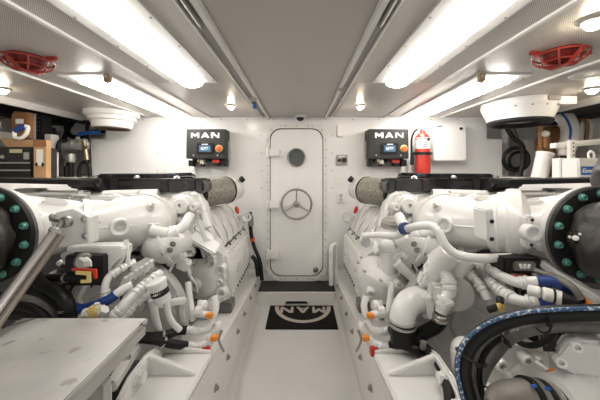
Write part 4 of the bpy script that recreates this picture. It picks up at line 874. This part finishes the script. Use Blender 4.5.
# dark control box behind the hoses and hose loop clutter
m = B(); m.span(qr(532, 353, 1.12), qr(562, 322, 1.2), .008); cb = add(m, 'relay_box', BLKM)
for i in range(3):
    m = B(); m.tube([qr(538+4*i, 330, 1.11), qr(540+4*i, 340, 1.1), qr(537+4*i, 346, 1.11)], .005, 8); add(m, 'wire_loop', RUBG, cb)
# grey-white castings below the hoses
m = B(); m.prism([qr(478, 356, 1.08), qr(512, 338, 1.08), qr(552, 352, 1.08), qr(556, 396, 1.08), qr(500, 420, 1.08), qr(474, 410, 1.08)], (0, .12, 0), .02); lc = add(m, 'transmission_case', mk('light engine casting', (.62, .605, .58), .4, 0, .06, 10))
for a, b, r in ((498, 362, .022), (523, 357, .02), (535, 357, .012), (489, 390, .022), (509, 378, .016)):
    m = B(); boss(m, qr(a, b, 1.07), (0, -1, 0), r, .03, .5); add(m, 'boss', ENG, lc)
m = B(); m.prism([qr(500, 388, 1.06), qr(528, 362, 1.06), qr(533, 366, 1.06), qr(508, 394, 1.06)], (0, .05, 0), .004); add(m, 'rib', ENG, lc)
m = B(); m.ball(qr(466, 352, 1.2), .06, 24, 12); m.cyl(qr(466, 352, 1.2), qr(470, 400, 1.15), .062, n=24); add(m, 'white_canister', ENG)
# bolted housing and clamped coupling in the corner
Yc = .80
m = B(); m.lathe(qr(552, 405, Yc), qr(620, 416, Yc)-qr(552, 405, Yc)+V(0, .03, 0), [(.062, 0), (.076, .002), (.078, .03), (.085, .05), (.09, .12), (.09, .3)], 40); gh = add(m, 'pump_housing', ENG)
m = B(); m.prism([qr(556, 358, .82), qr(565.5, 345, .82), qr(573, 341.5, .82), qr(604, 343, .82), qr(622, 358, .82), qr(622, 396, .82), qr(602, 391, .82), qr(588, 384.5, .82), qr(558, 368, .82)], (.06, .07, 0), .010); add(m, 'pump_cover', ENG, gh)
for a, b in ((576, 346.5), (560.5, 361.5), (588, 380.5), (606, 346), (592, 397)):
    m = B(); boss(m, qr(a, b, .822), (-.5, -1, .15), .0145, .012, .5); add(m, 'bolt', ENG, gh)
m = B(); m.prism([qr(567, 353, .816), qr(573, 350, .816), qr(574, 353, .816), qr(569, 356, .816)], (0, .02, 0), .002); add(m, 'cast_mark', ENG, gh)
a0 = qr(495, 410, .79); a1 = qr(504, 402, .80); a2 = qr(526, 402, .80); a3 = qr(560, 408, .80)
m = B(); m.tube([a0, a1, a2, a3], [.032, .046, .056, .060], 32); cp = add(m, 'rubber_coupling', mk('grey brown rubber', (.20, .18, .155), .4, 0, .1, 20))
d = (a3-a2).normalized()
for i, (t, w_, mt) in enumerate(((.0, .016, BLKM), (.17, .018, STEEL), (.36, .016, BLKM), (.55, .02, STEEL), (.76, .016, BLKM), (.92, .014, STEEL))):
    c = a2.lerp(a3, t); m = B(); m.lathe(c, d, [(.055, 0), (.0635, .001), (.0635, w_), (.055, w_+.001)], 36); add(m, 'clamp_band', mt, cp)
for t in (.05, .45):
    c = a2.lerp(a3, t)+V(0, -.02, .062); m = B(); m.box(c, (.016, .010, .006), None, .002); add(m, 'clamp_screw', BLUEB, cp)
m = B(); m.cyl(qr(538, 383, .86), qr(553, 376, .86), .014, n=12); m.cyl(qr(549, 377.5, .85), qr(556, 373, .85), .016, n=12); oc = add(m, 'orange_cable', ORG)
m = B(); m.tube([qr(532, 386, .86), qr(546, 383, .86), qr(560, 376, .88)], .010, 10); add(m, 'rubber_cable', RUB)
hose('rubber_cable', [(536, 362, 1.0), (548, 370, .96), (556, 378, .92)], .006, ENGD)
m = B(); m.torus(qr(535, 330, 1.05), (0, 1, .3), .075, .011, 32, 10); add(m, 'cable_loop', RUB)

# ------------------------------------------------------------------ big hoses looping in from the right
def free_hose(name, pts, r, mat, label, n=18):
    m = MB(); P = [px(*p) for p in pts]; m.tube(P, r, n, 10); o = m.build(name, mat, ang=60); tagp(o, label, 'hose', 'loose black hoses at the right'); return o, P
MAIN = [(780, 316, .80), (640, 312, .82), (600, 312.5, .84), (560, 313.5, .86), (522, 317, .88), (492, 327, .90), (471, 344, .90), (463, 365, .88), (467, 392, .86), (478, 425, .84)]
o, P = free_hose('hydraulic_hose', MAIN, .0235, RUB, 'thick black hose with blue printed stripe looping at lower right, outermost')
HOSE = o
m = MB(); m.tube([px(a-(5.5 if a < 480 else (3.5 if a < 500 else 0)), b-(0 if a < 468 else (3 if a < 480 else 4)), Y-.0185) for a, b, Y in MAIN], .0058, 12, 10); m.build('printed_stripe', HOSEB, o)
free_hose('rubber_hose', [(780, 334, .82), (640, 328, .84), (600, 326.5, .86), (560, 325.5, .88), (530, 329, .90), (509, 338, .93), (496, 352, .96), (484, 370, .98), (474, 396, .98)], .020, RUBG, 'dull grey-black hose running just inside the blue-striped hose')
free_hose('ribbed_hose', [(540, 322, .97), (512, 330, .955), (494, 342, .935), (482, 358, .91), (479, 380, .89), (487, 415, .87)], .0105, RUB, 'thin black hose between the blue-striped hose and the grey one, inner')
free_hose('ribbed_hose', [(536, 319, .95), (505, 327, .935), (487, 338, .925), (475, 356, .905), (473, 382, .885), (481, 412, .865)], .0105, RUBG, 'thin grey-black hose hugging the inside of the blue-striped hose')
def tie(a, b, Y, r, axis, sq=1.0):
    m = MB(); c = px(a, b, Y); m.torus(c, axis, r, .0032, 28, 6); m.box(c+V(-.005, -r, .004), (.014, .012, .01), None, .002); m.build('cable_tie', BLKM, HOSE)
tie(471, 357, .885, .043, (.4, .1, 1)); tie(499, 335, .915, .040, (1, 0, .8)); tie(541, 320, .868, .035, (1, 0, -.1)); tie(478, 395, .872, .045, (-.3, .1, 1))

# ------------------------------------------------------------------ workbench
e = empty('workbench', (-.83, .8, 0), 'scuffed off-white workbench in the left foreground', 'workbench')
zt = .85; x0, x1, y1, y0 = -1.075, -.588, 1.085, .15
m = MB(); m.prism([V(x0, y0, zt), V(x1, y0, zt), V(x1, y1, zt), V(x0, y1, zt)], (0, 0, -.022), .004); m.build('bench_top', BENCH, e)
m = MB(); m.span((x0+.01, y0, zt-.062), (x1-.006, y1-.006, zt-.0225), .003); m.build('apron', BENCHE, e)
m = MB(); m.span((x0+.03, y0, zt-.10), (x1-.035, y1-.04, zt-.0625), .003); m.build('rail', BENCHE, e)
for X, zf in ((x0+.06, 0), (x1-.05, .5)):
    for Y in (y1-.19, y0+.10):
        zf_ = 0 if zf == 0 else (.4985 if Y > .5 else .519)
        m = MB(); m.span((X-.022, Y-.022, zf_), (X+.022, Y+.022, zt-.10), .004); m.build('leg', BENCHE, e)
m = MB()
for (a, b) in ((141.5, 324.5), (144.5, 325.5)): 
    p = px(a, b, F*.58/(b-HZ)); m.lathe((p.x, p.y, zt), (0, 0, 1), [(.006, 0), (.005, .002), (0, .002)], 10)
m.build('top_screws', DGREY, e)
m = MB(); m.prism([V(x0+.0, y1-.06, zt+.001), V(x0+.06, y1-.004, zt+.001), V(x0+.06, y1-.008, zt+.001), V(x0+.004, y1-.066, zt+.001)], (0, 0, .001)); m.build('chipped_edge', DGREY, e)

# ------------------------------------------------------------------ stores on the left tank top
ZT = 1.335; Yt = 2.42
a, b = px(-40, 178, Yt), px(32.5, 147, Yt)
e = empty('toolbox', ((a.x+b.x)/2, Yt+.12, ZT), 'black steel toolbox with silver drawer edges at the left edge', 'toolbox')
m = MB(); m.span((a.x, Yt, ZT), (b.x, Yt+.25, b.z), .006); m.build('body', CABB, e)
m = MB(); m.span((a.x+.004, Yt-.008, px(0, 161, Yt).z), (b.x-.004, Yt+.0, b.z-.004), .004); ld = m.build('lid', CABB, e)
for y0_, y1_ in ((162.6, 168.6), (170, 177)):
    m = MB(); m.span((a.x+.006, Yt-.01, px(0, y1_, Yt).z), (b.x-.006, Yt-.0005, px(0, y0_, Yt).z), .003); dr = m.build('drawer', BLKM, e)
    m = MB(); m.span((a.x+.006, Yt-.014, px(0, y0_+.9, Yt).z), (b.x-.008, Yt-.010, px(0, y0_-.4, Yt).z), .001); m.build('drawer_edge', STEEL, dr)
p = px(26.5, 155.8, Yt-.01); m = MB(); m.box(p, (.045, .016, .062), None, .004); m.cyl(p+V(0, -.008, .01), p+V(0, -.014, .01), .012, n=12); m.build('latch', STEEL, e)
p = px(3, 156.8, Yt-.01); m = MB(); m.lathe(p, (0, -1, 0), [(.016, 0), (.016, .008), (0, .01)], 16); m.build('lock', STEEL, e)
p = px(15.8, 151, Yt-.012); m = MB(); m.box(p, (.105, .004, .032)); m.build('label', YLAB, ld)
# open carton leaning beside it
Yk = 2.40; a, b = px(33.5, 178, Yk), px(46, 140, Yk)
e = empty('cardboard_box', ((a.x+b.x)/2, Yk+.08, ZT), 'upright brown cardboard box with diamond marks beside the black toolbox', 'box')
m = MB(); m.span((a.x, Yk, ZT), (b.x, Yk+.05, b.z), .002); m.build('carton', CARD, e)
m = MB(); m.span((a.x-.002, Yk-.002, px(0, 147, Yk).z), (b.x+.001, Yk, b.z+.002)); m.build('dark_flap', CARDD, e)  # darker cardboard across the top of the carton front
p = px(39.7, 157.5, Yk-.001); m = MB(); m.box(p, (.058, .002, .14)); m.build('label', LABEL, e)
p = px(39.7, 164.5, Yk-.003)
for sx in (-1, 1):
    m = MB(); m.prism([p+V(sx*.022, 0, .02), p+V(sx*.042, 0, 0), p+V(sx*.022, 0, -.022), p+V(sx*.016, 0, 0)], (0, -.002, 0)); m.build('diamond_mark', BLKM, e)
# shallow tray carton on the toolbox
Yk = 2.44; z0 = px(0, 147, Yt).z+.002
a, b = px(-40, 146, Yk), px(46, 138, Yk)
e = empty('cardboard_tray', (-2.5, Yk+.1, z0), 'shallow open cardboard tray lying on the black toolbox', 'tray')
m = MB(); m.prism([V(px(6, 0, Yk).x, Yk, z0), V(px(32.3, 0, Yk).x, Yk, z0), V(px(32.3, 0, Yk).x, Yk, z0+.055), V(px(0, 0, Yk).x, Yk, z0+.08)], (0, .012, 0), .002); m.build('tray_side', CARD, e)
m = MB(); m.prism([V(px(2, 0, Yk).x, Yk+.005, z0+.058), V(px(33, 0, Yk).x, Yk+.005, z0+.055), V(px(32, 0, Yk).x, Yk+.2, z0+.075), V(px(-2, 0, Yk).x, Yk+.2, z0+.085)], (0, 0, .004)); m.build('flap', CARD, e)
m = MB(); m.span((px(2, 0, Yk).x, Yk+.012, z0), (px(33, 0, Yk).x, Yk+.21, z0+.004)); m.build('tray_base', CARDD, e)
# brown case with label
Yk = 2.56; zc0 = z0+.088
a, b = px(10.5, 146, Yk), px(27.5, 112, Yk)
e = empty('brown_case', ((a.x+b.x)/2, Yk+.08, zc0), 'rounded brown case with white label on the cardboard tray', 'case')
m = MB(); m.prism([V(a.x, Yk, zc0), V(b.x, Yk, zc0), V(b.x, Yk, b.z), V(b.x-.14, Yk, b.z+.01), V(a.x+.02, Yk, b.z-.03), V(a.x, Yk, b.z-.09)], (0, .07, 0), .01); m.build('shell', CARDD, e)
m = MB(); m.box(px(19.5, 121.3, Yk-.001), (.07, .003, .042)); m.build('label', LABEL, e)
# blue and white handled strap
Yk = 2.50; m = MB(); Yk = 2.41; P = [px(14.5, 131, Yk), px(15, 137, Yk), px(21, 138, Yk), px(26, 134, Yk), px(28, 127.5, Yk), px(24, 126, Yk)]
e = empty('rope_handle', px(21, 138.5, Yk), 'white loop handle with blue grip in front of the brown case', 'handle'); m.tube(P, .016, 12, 8); m.build('loop', WHITEP, e)
m = MB(); m.tube([px(15, 131, Yk), px(20, 128, Yk), px(26, 126.3, Yk)], [.02, .026, .022], 14); m.build('grip', mk('blue grip', (.02, .06, .28), .5), e)
# black device with white frame, motor, white card
Yk = 2.76; zc0 = ZT; a, b = px(33.5, 141, Yk), px(41.5, 114, Yk)
e = empty('black_device', ((a.x+b.x)/2, Yk+.05, a.z), 'black upright device with white edge right of the brown case', 'device')
m = MB(); m.span((a.x+.02, Yk, zc0), (b.x, Yk+.12, b.z), .006); m.build('device_body', BLKM, e)
m = MB(); m.span((a.x, Yk-.006, zc0), (a.x+.022, Yk+.13, b.z+.005), .003); m.build('white_edge', LABEL, e)
m = MB()
for i in range(4): m.span((a.x+.035, Yk-.004, b.z-.05-.04*i), (b.x-.012, Yk, b.z-.03-.04*i), .002)
m.build('vents', DGREY, e)
Yk = 2.5; zc0 = z0+.088; e = empty('electric_motor', px(3, 140, Yk), 'small silver motor behind the tray at the far left', 'motor')
p = px(2, 125, Yk+.15)
m = MB(); m.cyl(p+V(-.2, 0, 0), p+V(.06, 0, 0), .075, n=24, bev=.01); m.build('motor_body', STEELD, e)
m = MB()
for i in range(6): m.torus(p+V(-.17+.038*i, 0, 0), (1, 0, 0), .077, .005, 24, 6)
m.build('fins', STEEL, e)
m = MB(); m.span((p.x-.2, Yk+.02, zc0), (p.x+.07, Yk+.2, p.z-.07), .006); m.build('motor_base', WHITEP, e)
# hoses, valves and pump in the left recess
def rec_hose(pts, r, mat, label, name='rubber_hose', cat='hose', group=None):
    m = MB(); m.tube([px(*p) for p in pts], r, 12, 8); o = m.build(name, mat); tagp(o, label, cat, group); return o
rec_hose([(52, 128, 3.1), (51.5, 140, 3.08), (54, 150, 3.04), (53.5, 163, 3.0), (57, 176, 3.0)], .034, RUB, 'thick black hose standing right of the cardboard box')
rec_hose([(58, 132, 3.28), (58, 150, 3.24), (61, 162, 3.2), (61, 176, 3.2)], .026, RUBG, 'grey-black hose beside the thick upright black hose')
rec_hose([(64, 140, 3.5), (68, 130, 3.5), (74, 121, 3.5), (84, 112, 3.5)], .03, RUB, 'black hose slanting up to the left recess ceiling')
rec_hose([(64, 106, 3.38), (66, 124, 3.38), (69, 134, 3.38), (78, 137, 3.38), (92, 132, 3.36), (104, 131, 3.36)], .026, RUB, 'black hose sagging behind the blue tape')
rec_hose([(60, 110, 3.12), (66, 117, 3.12), (78, 121, 3.12), (92, 123, 3.12), (100, 125, 3.14)], .024, RUB, 'black hose crossing high in the left recess')
rec_hose([(88, 116, 3.2), (87, 132, 3.18), (89, 150, 3.18), (90, 178, 3.18)], .018, RUB, 'thin black cable hanging at the edge of the back wall')
rec_hose([(79, 177, 2.85), (80, 168, 2.85), (84, 162, 2.85), (89, 166, 2.85), (90, 177, 2.85)], .02, RUB, 'small black hose arch beside the left recess pump')
rec_hose([(57, 152, 2.78), (60, 142, 2.8), (66, 141, 2.9)], .02, RUB, 'short black hose into the left recess pump')
rec_hose([(79, 134.5, 3.1), (87, 133, 3.08), (100, 132, 3.1)], .022, BLUEB, 'bright blue taped line in the left recess', 'blue_line', 'line')
e = empty('fuel_pump', px(74, 178, 3.1), 'grey metal pump with silver bowl in the left recess', 'pump')
e.location.z = ZT; WL[e.name] = Vector(e.location)
p = px(75, 145, 3.1); m = MB(); m.box(p, (.26, .12, .10), None, .015); m.cyl(p+V(-.14, -.02, .01), p+V(.02, -.02, .01), .05, n=20, bev=.006); m.cyl(p+V(.02, -.03, .03), p+V(.15, -.03, .03), .035, n=18, bev=.004); m.cyl(p+V(.03, 0, .05), p+V(.03, 0, .09), .02, n=12); m.build('pump_head', mk('pump grey', (.52, .50, .47), .4, .2, .1, 20), e)
m = MB()
for dx in (-.08, 0, .08): m.bolt(p+V(dx, -.06, .03), (0, -1, 0), .012)
m.build('pump_bolts', STEEL, e)
m = MB(); m.lathe(px(70, 153.5, 3.05), (0, 0, -1), [(.02, 0), (.055, .005), (.055, .09), (.045, .10), (0, .11)], 22); m.build('bowl', STEEL, e)
m = MB(); m.cyl(px(70, 162, 3.05), V(px(70, 0, 3.05).x, 3.05, ZT), .035, n=16); m.cyl(px(66, 166, 3.0), V(px(66, 0, 3.0).x, 3.0, ZT), .02, n=12); m.build('lower_hose', RUB, e)
m = MB(); m.cyl(px(84, 140, 3.05), px(87, 160, 3.05), .022, n=12); m.box(px(86.5, 147, 3.03), (.05, .04, .03), None, .005); m.build('side_valve', BRASS, e)
e = empty('junction_strip', px(49, 178, 3.0), 'pale upright terminal strip behind the cardboard box', 'terminal strip'); e.location.z = ZT; WL[e.name] = Vector(e.location)
m = MB(); a, b = px(44, 0, 2.75), px(50.5, 134, 2.75); m.span((a.x, 2.75, ZT), (b.x, 2.85, b.z), .006); m.build('strip', ENGD, e)
for i in range(3): m = MB(); m.box(px(48, 148+9*i, 2.745), (.03, .012, .02), None, .003); m.build('terminal', BLKM, e)

# ------------------------------------------------------------------ right recess
rec_hose([(504, 126, 3.4), (505, 140, 3.38), (504.5, 158, 3.36), (504, 176, 3.36)], .045, ENGD, 'pale upright pipe beside the right end of the back wall', 'vent_pipe', 'pipe')
for i, (cx__, cy__, rr, Y, lb) in enumerate(((516, 160, .125, 3.0, 'nearest'), (515, 158, .115, 3.05, 'middle'), (519, 161, .10, 3.10, 'rearmost'))):
    m = MB(); m.torus(px(cx__, cy__, Y), (.15, 1, .1), rr, .016, 36, 10); tagp(m.build('cable_coil', RUB), 'black cable coil hanging in the right recess, '+lb+' of three', 'cable coil', 'cable coils')
rec_hose([(506, 126, 2.9), (513, 138, 2.88), (521, 145, 2.86), (523, 160, 2.86), (520, 176, 2.86)], .022, RUB, 'black cable falling from the air intake beside the coils')
rec_hose([(513, 126, 3.3), (519, 142, 3.3), (524, 148, 3.3), (525, 166, 3.3)], .016, RUBG, 'thin grey cable falling beside the coils')
m = MB(); a, b = px(525, 177, 3.3), px(562, 140, 3.3); m.span((a.x, 3.3, ZT), (b.x, 3.34, b.z), .006); tagp(m.build('backing_board', WHITEP), 'plain white panel standing behind the white cylinder', 'panel')
Yk = 2.54
e = empty('white_cylinder', px(541, 177, Yk), 'leaning white cylinder with collar in the right recess', 'cylinder'); e.location.z = ZT; WL[e.name] = Vector(e.location)
pa, pb = V(px(539, 0, Yk).x, Yk, ZT), px(545, 153, Yk)
m = MB(); m.cyl(pa, pb, .062, .062, 28, .004); m.build('canister', WHITEP, e)
m = MB(); m.lathe(pb-V(0, 0, .02), pb-pa, [(.062, 0), (.07, .002), (.07, .022), (.05, .028), (0, .028)], 28); m.build('collar', WHITEP, e)
e = empty('bronze_pump', px(552, 150, 2.75), 'brown bronze pump with flanged face behind the white cylinder', 'pump')
p = px(555, 138, 3.0); m = MB(); m.lathe(p+V(0, .06, 0), (0, -1, 0), [(.12, 0), (.13, .01), (.13, .05), (.11, .06), (.10, .09), (.04, .10), (0, .10)], 36); m.span((p.x-.1, 3.01, ZT), (p.x+.1, 3.15, p.z), .01); m.cyl(px(549, 146, 2.72), p+V(-.06, 0, -.05), .04, n=14); m.build('pump_body', BRONZE, e)
m = MB(); m.cyl(px(546, 152, 2.70), px(547, 137, 2.70), .035, .03, 18, .004); m.cyl(px(539, 150, 2.70), px(550, 152, 2.70), .035, n=16, bev=.004); m.build('pump_neck', BRONZE, e)
m = MB(); m.ball(px(545.5, 134, 2.69), .034, 16, 8); m.build('white_knob', WHITEP, e)
m = MB()
for k in range(6): a = k*PI/3; m.bolt(p+V(.085*math.cos(a), -.012, .085*math.sin(a)), (0, -1, 0), .013)
m.build('face_bolts', STEELD, e)
m = MB(); m.cyl(px(541, 124, 2.75), px(541, 150, 2.72), .028, n=14); m.build('pump_post', BRONZE, e)
P = [(546, 112, 2.92), (557, 113, 2.88), (566, 119, 2.8), (570, 130, 2.72), (569, 142, 2.66), (565, 150, 2.64)]
o = rec_hose(P, .072, WHITEP, 'fat white hose with blue line curving down in the right recess', 'white_hose')
m = MB(); m.tube([px(560.5, 112.5, 2.80), px(566.5, 119, 2.725), (px(570.5, 129, 2.645)), px(570, 139, 2.59)], .010, 8, 8); m.build('blue_line', BLUEB, o)
Yk = 2.62
m = MB(); m.cyl(px(565, 149, Yk+.02), px(564, 156, Yk+.02), .05, n=20, bev=.004); m.build('hose_cuff', ENGD, o)
m = MB(); m.cyl(px(564, 155, Yk+.02), px(563.5, 160, Yk+.02), .03, n=18); m.build('rubber_joint', RUB, o)
m = MB(); pz = px(563, 160, Yk+.02); m.cyl(pz, V(pz.x, pz.y, ZT), .05, .052, 20); m.build('hose_stem', ENGD, o)
e = empty('cable_tray', px(576, 178, 2.3), 'white horizontal channel on a perforated upright in the right recess', 'channel'); e.location.z = ZT; WL[e.name] = Vector(e.location)
m = MB(); a, b = px(556, 147.5, 2.3), px(612, 141, 2.3); m.prism([px(556, 143, 2.3), px(612, 137.5, 2.3), px(612, 143.5, 2.3), px(556, 148, 2.3)], (0, .06, 0), .004); m.prism([px(556, 144.8, 2.296), px(612, 139.5, 2.296), px(612, 141.0, 2.296), px(556, 146.2, 2.296)], (0, .01, 0), .002); m.build('channel', WHITEP, e)
m = MB(); a, b = px(570, 178, 2.27), px(575.5, 140, 2.27); m.span((a.x, 2.27, ZT), (b.x, 2.30, b.z), .003); up = m.build('upright', WHITEP, e)
m = MB()
for i in range(6): p = px(573.5, 143+4*i, 2.269); m.lathe(p, (0, -1, 0), [(.007, 0), (.006, .002), (0, .002)], 10)
m.build('upright_holes', DGREY, up)
m = MB(); a, b = px(560, 178, 2.36), px(569, 158, 2.36); m.span((a.x, 2.36, ZT), (b.x, 2.44, b.z), .006); m.build('foot_block', WHITEP, e)
Yk = 2.1; a, b = px(578.5, 178.5, Yk), px(618, 158, Yk)
e = empty('white_box', ((a.x+b.x)/2, Yk+.1, ZT), 'white box with blue and white label at the right edge', 'box')
m = MB(); m.span((a.x, Yk, ZT), (b.x, Yk+.14, b.z), .008); m.build('box_body', WHITEP, e)
p0_, p1_ = px(581, 175, Yk), px(598.5, 166.5, Yk); m = MB(); m.span((p0_.x, Yk-.003, p0_.z), (p1_.x, Yk, p1_.z)); lb = m.build('blue_label', BLUEB, e)
cu = bpy.data.curves.new('label_text', 'FONT'); cu.body = 'Euwair'; cu.size = .045; cu.extrude = .0008; cu.shear = .25; cu.offset = .0012; cu.align_x = 'CENTER'; cu.align_y = 'CENTER'
to = bpy.data.objects.new('tmp_text', cu); COL.objects.link(to); bpy.context.view_layer.update()
me = bpy.data.meshes.new_from_object(to.evaluated_get(bpy.context.evaluated_depsgraph_get())); bpy.data.objects.remove(to)
me.transform(Matrix.Translation(V((p0_.x+p1_.x)/2, Yk-.0045, (p0_.z+p1_.z)/2)-WL[e.name]) @ Matrix.Rotation(PI/2, 4, 'X'))
me.materials.clear(); me.materials.append(LABEL); to = bpy.data.objects.new('label_text', me); COL.objects.link(to); to.parent = lb
m = MB(); m.tube([px(589, 158, Yk+.05), px(588.5, 154, Yk+.05), px(591, 151, Yk+.05), px(594, 154, Yk+.05), px(594, 158, Yk+.05)], .008, 8); m.build('handle', WHITEP, e)
for i, (a, b) in enumerate(((577, 0), (581, 1), (588, 2))):
    rec_hose([(a, 142+b, 2.86+.1*i), (a+1, 124+b, 2.86+.1*i), (a+5, 119+b, 2.86+.1*i), (a+10, 124, 2.86+.1*i), (a+9, 142, 2.86+.1*i)], .017, (BRONZE, ENGD, ENGD)[i], ('copper', 'left pale', 'right pale')[i]+' pipe loop above the white channel', 'pipe_loop', 'pipe', 'pipe loops in the right recess')
rec_hose([(596, 60, 2.9), (604, 100, 2.9)], .01, RUB, 'hidden') if False else None
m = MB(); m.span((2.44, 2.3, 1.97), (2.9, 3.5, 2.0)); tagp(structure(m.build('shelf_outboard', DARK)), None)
